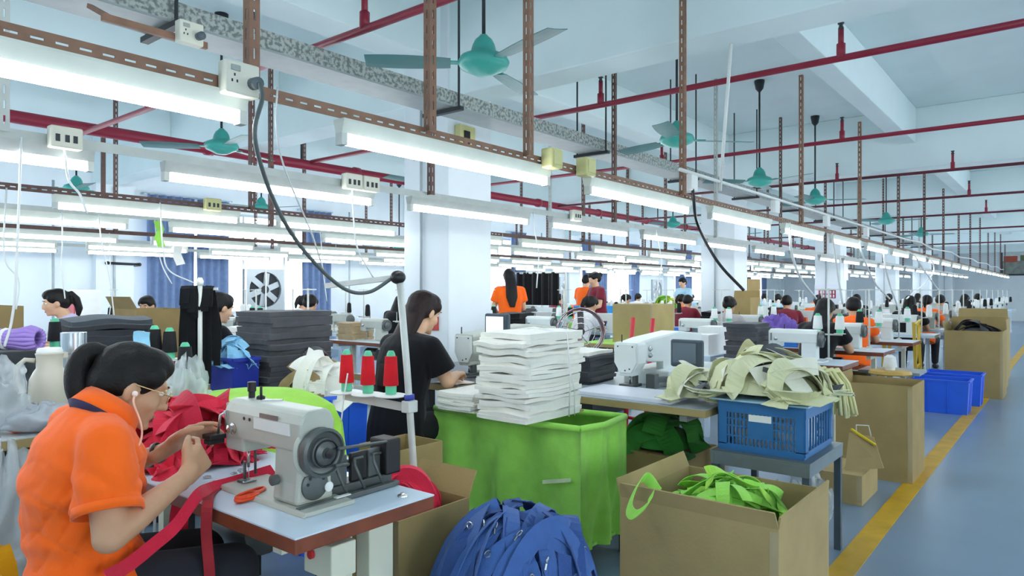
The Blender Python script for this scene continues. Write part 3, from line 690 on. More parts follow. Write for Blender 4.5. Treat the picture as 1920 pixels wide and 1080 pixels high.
def strips(label, c, rx, ry, z0, H, n, L, w, mats, seed=1, name='strap_pile', part='strap', cat='straps', radial=False, rz=0, core=None, lift=.06, over=1.0, th=.003, minz=-9, dirs=None, zcap=None, amp=(.01, .04), kfr=(6, 15), tw=.9, dev=1.1, inside=False):
    rr = random.Random(seed); r = thing(name, label, cat, (c[0], c[1], z0), rz)
    if core:
        def f(u, v):
            q = v*.97; a = u*2*math.pi; return V((math.cos(a)*q*rx*.92, math.sin(a)*q*ry*.92, mound(math.cos(a)*q, math.sin(a)*q, H)-.012))
        MB().grid(f, 28, 10).build('heap_core', core, r, smooth=True)
    for i in range(n):
        ln = L*rr.uniform(.7, 1.25); ww = w*rr.uniform(.85, 1.15); a = rr.uniform(0, 2*math.pi) if dirs is None else rr.choice(dirs)+rr.uniform(-.35, .35)
        if rr.random() < float(radial):
            q0 = rr.uniform(.0, .6); ox, oy = math.cos(a)*q0*rx, math.sin(a)*q0*ry; a += rr.uniform(-dev, dev); off = .5
        else:
            an, q0 = rr.uniform(0, 6.28), math.sqrt(rr.uniform(0, .8)); ox, oy = math.cos(an)*q0*rx, math.sin(an)*q0*ry; off = 0
        cv = rr.uniform(-1.6, 1.6); lay = lift*(i/n)*rr.uniform(.5, 1.1)+.006; ph, am, kf = rr.uniform(0, 6), rr.uniform(*amp), rr.uniform(*kfr); tw0, tw1 = rr.uniform(-tw, tw), rr.uniform(-tw, tw)
        pts = []; x, y, d = ox-math.cos(a)*ln*(.5-off), oy-math.sin(a)*ln*(.5-off), a; K = 16; st = ln/K; sides = []; ez = None
        for k in range(K+1):
            if inside: x = max(-rx*over, min(rx*over, x)); y = max(-ry*over, min(ry*over, y))
            X, Y = x/rx, y/ry; q = math.hypot(X, Y); zz = mound(X, Y, H)+lay*(1 if q < 1 else .3)+am*(.6+math.sin(ph+kf*k*st))*(1 if q < .95 else .2)
            if zcap is not None: zz = min(zz, zcap)
            pts.append(V((x, y, max(zz, minz+lay*.5))))
            gx = (mound(X+.03, Y, H)-mound(X-.03, Y, H))/(.06*rx); gy = (mound(X, Y+.03, H)-mound(X, Y-.03, H))/(.06*ry); nn = V((-gx, -gy, 1)).normalized()
            t = V((math.cos(d), math.sin(d), gx*math.cos(d)+gy*math.sin(d))).normalized(); sd = nn.cross(t)
            sd = Matrix.Rotation(tw0+(tw1-tw0)*k/K, 3, t) @ sd; sides.append(sd)
            slope = math.sqrt(1+(gx*math.cos(d)+gy*math.sin(d))**2) if q < 1 else 1.0
            x += math.cos(d)*st/slope; y += math.sin(d)*st/slope; d += cv*st
            if q > over: d += 2.5*st*(1 if cv > 0 else -1)*4
            if x > rx*over: x = rx*over-rr.uniform(0, .01)
            if x < -rx*over: x = -rx*over+rr.uniform(0, .01)
            if y > ry*over: y = ry*over-rr.uniform(0, .01)
            if y < -ry*over: y = -ry*over+rr.uniform(0, .01)
        MB().ribbon(pts, sides, ww, th).build(part, mats[i % len(mats)] if isinstance(mats, (list, tuple)) else mats, r, smooth=False)
    return r
def cone(label, p, m, h=.17, r=.034, core=None, group=None):
    t = thing('thread_cone', label, 'thread cone', p, group=group); core = core or M_grn
    MB().lathe([(r*.72, 0), (r*.74, h*.22), (r*.3, h*.22)], n=16).build('core_foot', core, t, smooth=False, auto=40)
    MB().lathe([(r, h*.2), (r*1.02, h*.24), (r*.80, h*.86), (r*.72, h*.88)], n=18).build('thread', m, t, auto=40)
    MB().lathe([(r*.6, h*.87), (r*.55, h*.93), (r*.35, h), (r*.2, h)], n=14).build('core_tip', core, t, auto=40)
    return reg(t)
# ---- industrial sewing machine, needle at the origin, operator on -x, arm runs towards -y
def machine(label, m, hero=False, loc=(0, 0, 0), rz=0):
    t = thing('sewing_machine', label, 'sewing machine', loc, rz)
    MB().extr([(-.085, 0), (.085, 0), (.085, .012), (-.075, .012)], -.40, .09, lambda a, b, h: (a, h, b)).build('bed', m, t, bev=.003)
    prof = [(-.062, .012), (.062, .012), (.056, .06), (.052, .17), (-.052, .17), (-.056, .07)]
    MB().extr(prof, -.335, -.215).build('pillar', m, t, bev=.010)
    MB().extr([(-.056, .155), (.056, .155), (.058, .235), (.045, .262), (.030, .27), (-.030, .27), (-.047, .258), (-.058, .235)], -.345, .03).build('arm', m, t, bev=.008)
    hd = MB().extr([(-.05, .115), (.05, .115), (.054, .235), (.04, .262), (.028, .268), (-.028, .268), (-.042, .258), (-.054, .235)], -.045, .055).build('head', m, t, bev=.008)
    MB().bx(-.046, .046, .055, .061, .12, .255).build('face_plate', M_machl if not hero else m, hd, bev=.003)
    MB().tube([(0, .01, .12), (0, .01, .055)], .0045, 8).build('needle_bar', M_steel, t, smooth=True)
    MB().tube([(0, .01, .055), (0, .01, .012)], .0014, 6).build('needle', M_steel, t)
    MB().tube([(.012, -.008, .125), (.012, -.008, .035)], .004, 8).build('presser_bar', M_machd, t, smooth=True)
    MB().bx(-.028, .014, -.014, .02, .013, .019).build('presser_foot', M_steel, t, bev=.002)
    MB().lathe([(.012, 0), (.017, .004), (.017, .008), (.010, .012), (.012, .022), (.004, .026)], (-.054, -.005, .185), 14, (-1, 0, 0)).build('tension_dial', M_steel, t, auto=40)
    MB().bar((-.058, .035, .17), (-.064, .032, .235), .008, .004).build('take_up_lever', M_steel, t)
    MB().tube([(.0, -.06, .268), (.0, -.06, .31)], .004, 8).build('thread_pin', M_black, t, smooth=True)
    wh = MB().lathe([(.018, -.02), (.062, -.018), (.068, -.012), (.068, .012), (.060, .016), (.056, .008), (.042, .004), (.040, .012), (.030, .016), (.016, .022), (.014, .03), (.003, .031)], (0, -.365, .19 if not hero else .155), 28, (0, -1, 0)).build('handwheel', M_machd, t, auto=35)
    if hero:
        MB().lathe([(.0365, .0175), (.0385, .021), (.0365, .024), (.033, .02)], (0, -.365, .155), 28, (0, -1, 0), True).build('wheel_ring', M_black, wh, smooth=True)
        MB().lathe([(.003, .0315), (.013, .0315), (.013, .034), (.003, .036)], (0, -.365, .155), 14, (0, -1, 0)).build('wheel_bolt', M_black, wh, auto=40)
        MB().lathe([(.07, -.03), (.074, -.026), (.074, -.02), (.066, -.016)], (0, -.36, .155), 30, (0, -1, 0), True).build('wheel_guard', m, t, auto=35)
        d = MB().lathe([(.003, 0), (.042, 0), (.042, .006), (.036, .010), (.003, .010)], (-.005, -.335, .062), 24, (0, -1, 0)).build('stitch_dial', M_machd, t, auto=40)
        for k in range(5):
            a = math.pi*(.15+.2*k); MB().lathe([(.0005, .0102), (.0045, .0102), (.0045, .0115), (.0005, .0115)], (-.005+math.cos(a)*.027, -.335, .064+math.sin(a)*.027), 10, (0, -1, 0)).build('dial_hole', M_black, d)
        MB().lathe([(.002, 0), (.014, .0), (.014, .012), (.009, .016), (.002, .016)], (.036, -.336, .05), 16, (0, -1, 0)).build('white_knob', M_white, t, auto=40)
        MB().lathe([(.002, 0), (.014, .0), (.015, .018), (.009, .022), (.002, .022)], (-.065, -.25, .075), 16, (-1, 0, 0)).build('lever_knob', M_machd, t, auto=40)
        for (y0, y1, z0, z1, mm, nm) in ((-.30, -.12, .20, .232, M_machl, 'name_plate'), (-.24, -.15, .235, .248, mat('plate_brown', '#7a6f6a', .4), 'label_plate')):
            MB().bx(-.0605, -.057, y0, y1, z0, z1).build(nm, mm, t)
        for y in (-.095, -.065): MB().lathe([(.0005, 0), (.005, 0), (.005, .002), (.0005, .002)], (-.0578, y, .222), 10, (-1, 0, 0)).build('screw', M_black, t)
        MB().lathe([(.010, 0), (.010, .02), (.013, .022), (.013, .05), (.004, .052)], (0.005, .0, .268), 14).build('oil_cap', M_black, t, auto=40)
        MB().lathe([(.013, 0), (.013, .010), (.006, .014)], (0.005, -.05, .268), 14).build('pressure_screw', M_black, t, auto=40)
        MB().bar((-.02, -.09, .272), (.03, -.13, .272), .012, .006).build('thread_guide', M_steel, t)
        MB().bx(-.11, -.058, .045, .075, .135, .15).bx(-.11, -.058, .035, .085, .15, .165).build('roller_guide', M_black, t, bev=.003)
        MB().tube([(-.075, .055, .16), (-.07, .05, .22), (-.06, .04, .23)], .004, 8).build('guide_spring', M_steel, t, smooth=True)
        MB().bar((-.012, .012, .075), (-.012, .012, .02), .008, .006).bx(-.03, .0, -.0, .024, .012, .02).build('walking_foot', M_machd, t)
        # puller behind the machine: a rail on the table with uprights and plates
        pu = MB().bar((-.07, -.355, .008), (.29, -.345, .008), .022, .014).build('puller_rail', M_machd, t, bev=.002)
        MB().bar((.05, -.357, .0165), (.10, -.356, .0165), .014, .003).build('rail_label', M_white, pu)
        MB().tube([(.03, -.40, .165), (.12, -.36, .15), (.26, -.33, .135)], .005, 8).build('drive_rod', M_machd, pu, smooth=True)
        MB().tube([(.02, -.40, .12), (.10, -.35, .10)], .005, 8).build('drive_rod', M_machd, pu, smooth=True)
        for k, x in enumerate((.10, .165, .235)):
            MB().tube([(x, -.345, .015), (x-.025, -.33, .085), (x-.01, -.31, .10), (x+.02, -.31, .10)], .0045, 7).build('upright', M_machd, pu, smooth=True)
        for x0 in (.075, .15, .215): MB().bx(x0, x0+.06, -.30, -.285, .03, .115).build('plate', M_machd if x0 != .15 else M_black, pu, bev=.003)
        MB().bx(.06, .30, -.31, -.24, .0, .03).build('puller_base', M_machd, pu, bev=.003)
        MB().tube([(.05, -.27, .08), (.29, -.27, .08)], .018, 12).build('puller_roller', M_steel, pu, smooth=True)
        MB().bx(.26, .32, -.33, -.25, .03, .14).build('puller_motor', M_black, pu, bev=.006)
    return reg(t)
def table(label, loc, sx, sy, h=.75, top=None, rz=0, legm=None, motor=True, name='sewing_table'):
    t = thing(name, label, 'table', loc, rz); top = top or M_lam; legm = legm or M_cream
    MB().bx(0, sx, 0, sy, h-.004, h).build('table_surface', top, t)
    MB().bx(0, sx, 0, sy, h-.042, h-.004).build('edge_band', M_edge if top is M_lam else M_card2, t, bev=.003)
    for y in (.12, sy-.16):
        lg = MB().bx(sx*.5-.03, sx*.5+.03, y, y+.04, .06, h-.042).build('leg', legm, t)
        MB().bx(.03, sx-.03, y-.005, y+.045, .0, .06).build('foot', legm, lg, bev=.004); MB().bx(.04, sx-.04, y, y+.04, h-.08, h-.042).build('bracket', legm, lg)
    MB().bx(sx*.5-.02, sx*.5+.02, .16, sy-.16, .14, .18).build('stretcher', legm, t)
    if motor:
        MB().tube([(sx*.55, sy*.42, h-.17), (sx*.55, sy*.62, h-.17)], .075, 14).build('motor', M_machd, t, smooth=False, auto=40)
        MB().bx(sx*.25, sx*.6, sy*.4, sy*.62, .05, .07).build('pedal', M_machd, t)
    return reg(t)
def stool(label, loc, rz, h=.45, m=None):
    t = thing('stool', label, 'stool', loc, rz); m = m or mat('red_plastic', '#a01f2c', .45)
    MB().bx(-.15, .15, -.15, .15, h-.03, h).build('seat', m, t, bev=.012)
    for sx in (-1, 1):
        for sy in (-1, 1): MB().bar((sx*.12, sy*.12, h-.03), (sx*.15, sy*.15, 0), .04, .03).build('leg', m, t)
    return reg(t)
def thread_stand(label, loc, rz=0, h=.62, m=None, z_arm=.22):
    t = thing('thread_stand', label, 'thread stand', loc, rz); m = m or M_stand
    MB().tube([(0, 0, 0), (0, 0, h)], .009, 10).build('pole', m, t, smooth=True)
    MB().lathe([(.03, 0), (.03, .012), (.012, .02)], n=14).build('foot', m, t, auto=40)
    MB().bar((0, -.11, z_arm), (0, .11, z_arm), .02, .012).build('cone_arm', m, t)
    for y in (-.09, .09): MB().lathe([(.045, .006), (.05, .008), (.045, .012), (.004, .012), (.003, .12)], (0, y, z_arm), 16).build('cone_seat', m, t, auto=40)
    MB().bar((0, -.11, h-.01), (0, .11, h-.01), .018, .01).build('guide_arm', m, t)
    return reg(t)
# ================================================================ foreground station
TB = .75
hero_table = table('pale blue sewing table with brown edge under the nearest sewing machine', (.975, 1.46, 0), .47, 1.3)
for c in list(hero_table.children):
    if c.name.startswith('leg'): pass
MB().bx(.12, .20, .02, .14, .60, .69).build('switch_box', M_cream, hero_table, bev=.004)
MB().lathe([(.003, 0), (.012, 0), (.012, .008), (.004, .01)], (.118, .1, .655), 14, (-1, 0, 0)).build('switch_button', mat('red_button', '#c22a2a', .4), hero_table, auto=40)
MB().bx(.31, .40, .10, .16, .0, .71).build('end_leg', M_cream, hero_table, bev=.004)
MB().lathe([(.002, 0), (.016, 0), (.015, .004), (.007, .006), (.006, .01), (.002, .01)], (.40, .06, .75), 16).build('table_screw', M_steel, hero_table, auto=40)
HM = machine('grey-green industrial sewing machine with big handwheel before the woman in orange', M_mach, True, (1.157, 1.97, TB))
# things lying on the table
def band(name, label, pts, w, m, cat, side=None, th=.003):
    sd = []; P = [V(p) for p in pts]; out = []
    ext = [P[0]*2-P[1]]+P+[P[-1]*2-P[-2]]
    for i in range(1, len(ext)-2):
        for k in range(6):
            u = k/6; a, b, c, d = ext[i-1:i+3]; out.append(.5*((2*b)+(c-a)*u+(2*a-5*b+4*c-d)*u*u+(3*b-a-3*c+d)*u**3))
    out.append(P[-1])
    for i in range(len(out)):
        t = out[min(i+1, len(out)-1)]-out[max(i-1, 0)]; s = t.cross(V((0, 0, 1))) if side is None else V(side); sd.append(s.normalized() if s.length > 1e-6 else V((0, 1, 0)))
    return tag(MB().ribbon(out, sd, w, th).build(name, m), label, cat)
band('red_webbing', 'long red webbing strap running over the table edge down past her lap', [at(512, 880, D=2.25), at(470, 893, z=.765), at(430, 905, z=.76), at(395, 915, z=.765), at(370, 930, D=1.93), at(330, 985, D=1.86), at(290, 1020, D=1.8), at(240, 1060, D=1.72), at(200, 1082, D=1.65)], .035, M_redc, 'strap', side=(-.3, .5, .8))
band('red_webbing', 'red webbing strap hanging straight down from the table corner', [at(420, 905, z=.754), at(396, 925, z=.755), at(389, 945, D=1.9), at(387, 1000, D=1.9), at(392, 1060, D=1.9), at(394, 1100, D=1.9)], .03, mat('red_webbing_dark', '#a3262f', .85, 0, .12, 20), 'strap', side=(.63, -.78, 0))
band('red_strip', 'short red strip lying on the table below her hands', [at(380, 859, z=.753), at(405, 862, z=.753), at(435, 866, z=.753)], .03, M_redc, 'strip')
t = thing('cord_coil', 'shiny orange cord coil on the table by the machine base', 'cord', at(467, 936, z=.75)); rr = random.Random(3)
for k in range(9):
    a0, ra, rb, ex = rr.uniform(0, 6), rr.uniform(.03, .06), rr.uniform(.008, .024), rr.uniform(-.012, .012); MB().tube([(math.cos(a0+j*.35)*ra+ex, math.sin(a0+j*.35)*rb+ex*.3, .004+.0016*k) for j in range(19)], .0038, 6).build('loop', mat('orange_cord', '#e8481c', .3, 0, .1), t, smooth=True)
t.rotation_euler = (0, 0, .3)
rr = random.Random(5)
for k in range(9):
    p = at(rr.uniform(385, 500), rr.uniform(882, 912), z=.752); q = MB(); a = rr.uniform(0, 3)
    q.add([(math.cos(a)*.012*s1-math.sin(a)*.006*s2, math.sin(a)*.012*s1+math.cos(a)*.006*s2, z) for z in (0, .004) for s1, s2 in ((-1, -1), (1, -1), (1, 1), (-1, 1))], [(3, 2, 1, 0), (4, 5, 6, 7), (0, 1, 5, 4), (1, 2, 6, 5), (2, 3, 7, 6), (3, 0, 4, 7)])
    q.tube([(.008*math.cos(j), .008*math.sin(j), .005) for j in range(7)], .0016, 6)
    tag(q.build('metal_buckle', M_steel, loc=p), 'small silver buckle scattered on the table before the needle', 'buckle', 'buckles before the needle')
strips('heap of bright red fabric strips at the far end of the nearest sewing table', (1.24, 2.50), .24, .26, TB, .13, 34, .38, .08, [M_redc, M_redc, cloth('red_cloth_deep', '#c4243f')], 11, name='fabric_heap', part='strip', cat='fabric', core=M_redc, lift=.05, over=1.02, minz=.004)
# lime cloth over a low cart behind the red heap
t = thing('covered_cart', 'lime cloth draped over a low cart behind the red heap', 'cart', (1.64, 2.76, 0))
def f(u, v):
    x, y = (u-.5)*.5, (v-.5)*.68; e = max(0, abs(u-.5)*2-.8)/.2, max(0, abs(v-.5)*2-.85)/.15
    return V((x, y, .842+.06*math.sin(v*2.6)+.012*math.sin(u*7+v*5)-.22*max(e)**2))
MB().grid(f, 22, 26, .003).build('cloth', M_limed, t, smooth=True)
MB().bx(-.18, .18, -.24, .24, .50, .79).build('cart_box', M_blued, t)
for sx in (-.16, .16):
    for sy in (-.25, .25): MB().bar((sx, sy, 0), (sx, sy, .5), .03, .03).build('leg', M_dark, t)
# ---------------------------------------------------------------- the woman in orange
def hx(p, n):
    f1 = math.sin(p.z*34+p.x*26+1.7*math.sin(p.y*13+p.x*9)); f2 = math.sin(p.z*22-p.x*48+1.3*math.sin(p.y*19+p.z*11)+1)
    dx, dz = p.x-.05, p.z-.88; r_ = math.hypot(dx, dz); th = math.atan2(dz, dx)
    a = -.007*(1-abs(f1))**4-.006*(1-abs(f2))**4+.003*math.sin(p.z*17+p.y*9)+.007*math.sin(th*8+p.y*14)*math.exp(-((r_-.11)/.07)**2)
    if p.z < .78: a += .007*math.sin(p.z*75+p.x*22+2*math.sin(p.y*9))*min(1, (.78-p.z)*8)
    k = max(0, min(1, (1.0-p.z)*5)); return n*a*k
M_orange = mat('orange_polo', '#ff6a1c', .85, 0, .05, 14, .3, 22, .15, sheen=.15)
B0 = V((.66, 2.04, 0))
def J(d): return {k: (V(v)-B0 if not isinstance(v, Matrix) else v) for k, v in d.items()}
Hh = rotH(-.28, .42)
hj = J(dict(hip=(.735, 2.04, .57), waist=(.715, 2.04, .71), chest=(.715, 2.03, .865), sh=(.745, 2.03, .975), nk=(.772, 2.03, 1.025), head=(.838, 2.04, 1.085),
            shR=(.705, 1.865, .965), elR=(.680, 1.775, .765), wrR=(.905, 1.885, .835), shL=(.745, 2.195, .97), elL=(.84, 2.27, .79), wrL=(.955, 2.13, .865),
            knR=(1.08, 1.93, .53), anR=(1.10, 1.93, .08), knL=(1.08, 2.13, .53), anL=(1.10, 2.13, .08)))
hj['H'] = Hh
hero = person('woman in orange polo shirt with ponytail and earphones sewing at the nearest table', B0, 0, hj, M_orange, mat('dark_trousers', '#23262e', .9), 'none', .006, M_skin, M_hair, .70,
              {'R': dict(d=(.72, .42, .42), n=(-.35, .9, -.15), th=1, curl=[.55, .75, .85, .95]), 'L': dict(d=(.80, -.18, .45), n=(.35, -.75, -.45), th=-1, curl=[.35, .45, .55, .65])}, True, hx, True, hsize=.95)
hw = lambda px, py, D: at(px, py, D=D)-B0
def crs(P, n=6):
    P = [V(p) for p in P]; out = []; ext = [P[0]*2-P[1]]+P+[P[-1]*2-P[-2]]
    for i in range(1, len(ext)-2):
        for k in range(n):
            u = k/n; a, b, c, d = ext[i-1:i+3]; out.append(.5*((2*b)+(c-a)*u+(2*a-5*b+4*c-d)*u*u+(3*b-a-3*c+d)*u**3))
    return out+[P[-1]]
pp = crs([hw(214, 682, 1.93), hw(192, 664, 1.92), hw(165, 662, 1.90), hw(146, 690, 1.88), hw(146, 730, 1.87), hw(160, 765, 1.87), hw(172, 785, 1.87)])
rad = [.018, .026, .029, .031, .031, .026, .006]
h = MB().tube(pp, [rad[min(6, i//6)]+(rad[min(6, i//6+1)]-rad[min(6, i//6)])*(i % 6)/6 for i in range(len(pp))], 18)
voxel(h, 'ponytail', M_hair, hero, .006, 3)
MB().lathe([(.028, -.008), (.034, 0), (.028, .008)], hw(206, 675, 1.925), 14, (-.8, 0, .3), True).build('hair_tie', M_black, hero, smooth=True)
hl = lambda x, y, z: hj['head']+Hh @ (V((x, y, z))*.95)
g = MB()
gl = MB()
for q in (-1, 1):
    pts = [hl(.103+.004*math.cos(a), q*.034+.022*math.cos(a), .002+.018*math.sin(a)) for a in [k*math.pi/9 for k in range(19)]]
    gl = MB().tube(pts, .0016, 6, cap=False).build('lens_rim', M_gold, hero, smooth=True)
    MB().tube([hl(.105, q*.06, .008), hl(.06, q*.078, .012), hl(.0, q*.088, .012)], .0017, 6).build('temple_arm', M_gold, hero, smooth=True)
MB().tube([hl(.112, -.008, .006), hl(.116, 0, .008), hl(.112, .008, .006)], .0016, 6).build('glasses_bridge', M_gold, hero, smooth=True)
M_ear = mat('earphone_white', '#f2e2d8', .4, 0, 0)
MB().ell(hl(.004, -.092, -.012), (.008, .008, .008)).build('earphone', M_ear, hero, smooth=True)
e0 = hl(.004, -.094, -.016)
MB().tube(crs([e0, hw(251, 757, 1.84), hw(263, 790, 1.83), hw(266, 815, 1.82), hw(258, 838, 1.80), hw(238, 848, 1.79)]), .0028, 7).build('earphone_wire', mat('earphone_cord', '#f0b9a0', .4, 0, 0), hero, smooth=True)
MB().lathe([(.079, -.037), (.0815, -.034), (.0935, -.020), (.0945, -.023), (.079, -.037)], hj['nk'], 20, hj['head']-hj['sh']).build('collar_stripe', mat('navy_stripe', '#2a2448', .8), hero, smooth=True)
d_ = (hj['wrL']-hj['elL']).normalized()
MB().lathe([(.029, -.008), (.032, -.006), (.032, .006), (.029, .008)], hj['wrL']-d_*.005, 20, d_, True).build('bracelet', mat('dark_bracelet', '#3c2a1e', .4), hero, smooth=True)
MB().ribbon([hw(368, 864, 1.99), hw(382, 854, 2.03), hw(396, 840, 2.07)], V((.2, .3, .9)), .016, .003).build('held_strip', M_redc, hero)
for q in 'RL':
    m_ = hj['sh'+q].lerp(hj['el'+q], .70); ax_ = hj['el'+q]-hj['sh'+q]
    MB().lathe([(.072, -.012), (.0775, -.011), (.0790, .012), (.073, .013)], m_, 26, ax_, True).build('sleeve_hem', M_orange, hero, smooth=True)
stool('dark stool under the woman in orange', (.70, 2.04, 0), 0, .44, mat('dark_stool', '#33353a', .5))
MP[0] = 2.6; strips('yellow fabric heap on the floor at the lower left corner', (.60, 2.62), .20, .2, 0, .52, 26, .36, .08, [cloth('yellow_cloth', '#e8b414'), cloth('yellow_cloth_deep', '#cf9410')], 19, name='fabric_heap', part='piece', cat='fabric', core=cloth('yellow_cloth_deep', '#cf9410'), lift=.05, minz=.004); MP[0] = 2.2
band('red_webbing', 'wide red strip hanging in the dark under the sewing table', [(1.06, 2.2, .70), (1.05, 2.21, .6), (1.06, 2.2, .45), (1.05, 2.2, .28)], .06, M_redc, 'strap', side=(.63, -.78, 0))
# ---------------------------------------------------------------- red cone stand behind the machine
t = thing('thread_stand', 'white leaning thread stand with three red cones and a long top arm', 'thread stand', at(778, 1000, D=2.62)*1)
b0 = V(t.location); t.location.z = 0; b0.z = 0
P = lambda px, py, D: at(px, py, D=D)-b0
pl = MB().tube([at(779, 930, D=2.62)*1-b0-V((0, 0, .55)), P(776, 880, 2.62), P(763, 690, 2.62), P(748, 512, 2.62)], .0135, 10).build('pole', M_stand, t, smooth=True)
MB().ell(P(746, 520, 2.62), (.03, .03, .026)).build('clamp', M_black, pl, smooth=True)
MB().bar(P(745, 520, 2.62), P(612, 536, 2.75), .022, .02).build('top_arm', M_stand, t)
MB().bar(P(772, 766, 2.62), P(645, 742, 2.78), .012, .03).build('cone_rail', M_stand, t)
MB().box(P(768, 762, 2.62), (.05, .04, .045)).build('rail_clamp', M_stand, t, bev=.004)
MB().tube([P(768, 750, 2.62), P(767, 740, 2.62)], .02, 12).build('blue_collar', mat('blue_tape', '#3846a8', .5), t, smooth=True)
CN = []
for i, (px, py, D) in enumerate(((650, 733, 2.78), (690, 737, 2.72), (733, 739, 2.66))):
    q = at(px, py, D=D)
    MB().lathe([(.062, -.008), (.066, -.004), (.05, .0), (.004, .0), (.003, .10)], q-b0, 20).build('cone_seat', M_white, t, auto=40)
    CN.append((q, ('left', 'middle', 'right')[i]))
RC = cone('red thread cone with mint core on the leaning stand, left of three', CN[0][0]+V((0, 0, .001)), M_redt, .165, .029)
dup(RC, CN[1][0]+V((0, 0, .001)), 0, 'red thread cone with mint core on the leaning stand, middle of three'); dup(RC, CN[2][0]+V((0, 0, .001)), 0, 'red thread cone with mint core on the leaning stand, right of three')
cable('thin_cable', [at(652, 700, D=2.74), at(645, 745, D=2.72), at(640, 790, D=2.7)], .003, M_whitecab, 'white thread hanging from the left red cone')
# ---------------------------------------------------------------- red box, blue straps, lime bin
carton('cardboard box of red fabric between the sewing table and the blue straps', 1.52, 1.86, 1.70, 2.0, .60, M_card, [('+x', .5, .1)])
strips('red fabric strips filling the cardboard box beside the sewing table', (1.69, 1.85), .125, .105, .51, .14, 18, .24, .055, [M_redc, cloth('red_cloth_deep', '#c4243f')], 5, name='fabric_heap', part='strip', cat='fabric', core=M_redc, lift=.03, over=1.0, minz=.004, inside=True)
carton('tall cardboard box behind the leaning thread stand', 2.0, 2.28, 2.25, 2.5, .66, M_card)
M_strap = cloth('blue_webbing', '#4668a6', .1); M_strap2 = cloth('blue_webbing_dark', '#385590', .1)
MP[0] = 3.2; strips('big heap of blue fabric straps with metal clasps on the floor', (1.745, 1.40), .33, .29, 0, .56, 130, .62, .055, [M_strap, M_strap, M_strap2], 23, cat='straps', radial=.6, core=M_strap2, lift=.09, over=1.04, minz=.004, amp=(.006, .03), kfr=(6, 13), tw=.8); MP[0] = 2.2
rr = random.Random(9)
for k in range(8):
    a = rr.uniform(2.6, 5.6); q = rr.uniform(.3, .8); p = V((1.745+math.cos(a)*q*.33, 1.40+math.sin(a)*q*.29, mound(math.cos(a)*q, math.sin(a)*q, .56, 3.2)+.09))
    m_ = MB().tube([(.011*math.cos(j*.7), .011*math.sin(j*.7), 0) for j in range(10)], .0022, 6).tube([(.011, 0, 0), (.03, 0, 0)], .003, 6)
    o = m_.build('metal_clasp', M_steel, loc=p); o.rotation_euler = (rr.uniform(0, 3), rr.uniform(0, 3), rr.uniform(0, 3)); tag(o, 'small metal swivel clasp lying on the blue straps', 'clasp', 'clasps on the blue straps')
# lime bin
t = thing('fabric_bin', 'large square bin lined with bright lime fabric under the white stacks', 'bin', (2.945, 2.275, 0))
def wall(p0, p1, z0, z1, seed, amp):
    amp *= 2.6; p0, p1 = V(p0), V(p1); d = (p1-p0); n = V((d.y, -d.x, 0)).normalized()
    def f(u, v):
        w = math.sin(u*math.pi)**.5; return p0+d*u+n*(amp*(math.sin(u*15+seed+v*2.5)+.5*math.sin(u*31-v*4))*(.35+.65*(1-v))*w)+V((0, 0, z0+(z1-z0)*v-.012*math.sin(u*math.pi)*v*(1+math.sin(seed))))
    return MB().grid(f, 30, 10, .006)
cs = [(-.215, -.485), (.215, -.485), (.215, .485), (-.215, .485)]
for i in range(4):
    a, b = cs[i], cs[(i+1) % 4]; wall((a[0], a[1], 0), (b[0], b[1], 0), .11, .70, i*1.7, .012).build('fabric_wall', M_lime, t, smooth=True)
    MB().tube([(a[0]*.99, a[1]*.99, .70), ((a[0]+b[0])/2, (a[1]+b[1])/2, .688), (b[0]*.99, b[1]*.99, .70)], .016, 10).build('rolled_rim', M_lime, t, smooth=True)
    MB().bar((a[0]*.94, a[1]*.96, .0), (a[0]*.94, a[1]*.96, .69), .022, .022).build('frame_post', M_dark, t)
MB().bx(-.20, .20, -.47, .47, .11, .125).build('bin_floor', M_lime, t)
band('fabric_strip', 'white edge strip of the slit in the lime bin front', [(2.708, 1.83, .46), (2.702, 1.9, .445), (2.702, 1.99, .425)], .018, cloth('white_lime', '#d8ecc0'), 'strap', side=(0, 0, 1))  # pale strip standing for the white edge of a slit in the wall
tag(MB().bx(2.66, 3.08, 2.0, 2.62, .716, .724).build('stack_board', mat('plywood', '#b79a6c', .7, 0, .12, 6)), 'thin plywood board under the white stacks on the lime bin', 'board')
stack('tall tied stack of white fabric panels on the lime bin', (2.80, 2.14), .47, .33, .725, 19, .0235, M_offw, 0, .016, .010, string=True, seed=4)
stack('low stack of white fabric panels left of the tall tied stack', (2.79, 2.50), .36, .27, .725, 8, .0125, M_offw, 0, .006, .003, seed=8)
# ---------------------------------------------------------------- front carton with lime straps
carton('large open cardboard box of lime straps in the front', 2.42, 3.05, .78, 1.40, .53, M_card2, [('-x', .25, .06), ('+y', .35, .07), ('-y', .12, .04)])
strips('lime fabric straps filling the large front cardboard box', (2.735, 1.09), .255, .245, .36, .14, 50, .24, .052, [M_lime, M_limed, M_lime], 31, cat='straps', core=M_lime, lift=.07, over=1.0, minz=.004, amp=(.015, .05), kfr=(10, 20), tw=1.2, inside=True)
band('fabric_strip', 'lime strap hanging over the left edge of the front box', [at(1235, 925, D=2.66), at(1212, 895, D=2.72), at(1195, 910, D=2.68), at(1180, 950, D=2.62), at(1190, 965, D=2.58), at(1215, 945, D=2.55), at(1222, 925, D=2.55)], .045, M_lime, 'strap', side=(.3, -.4, .8))
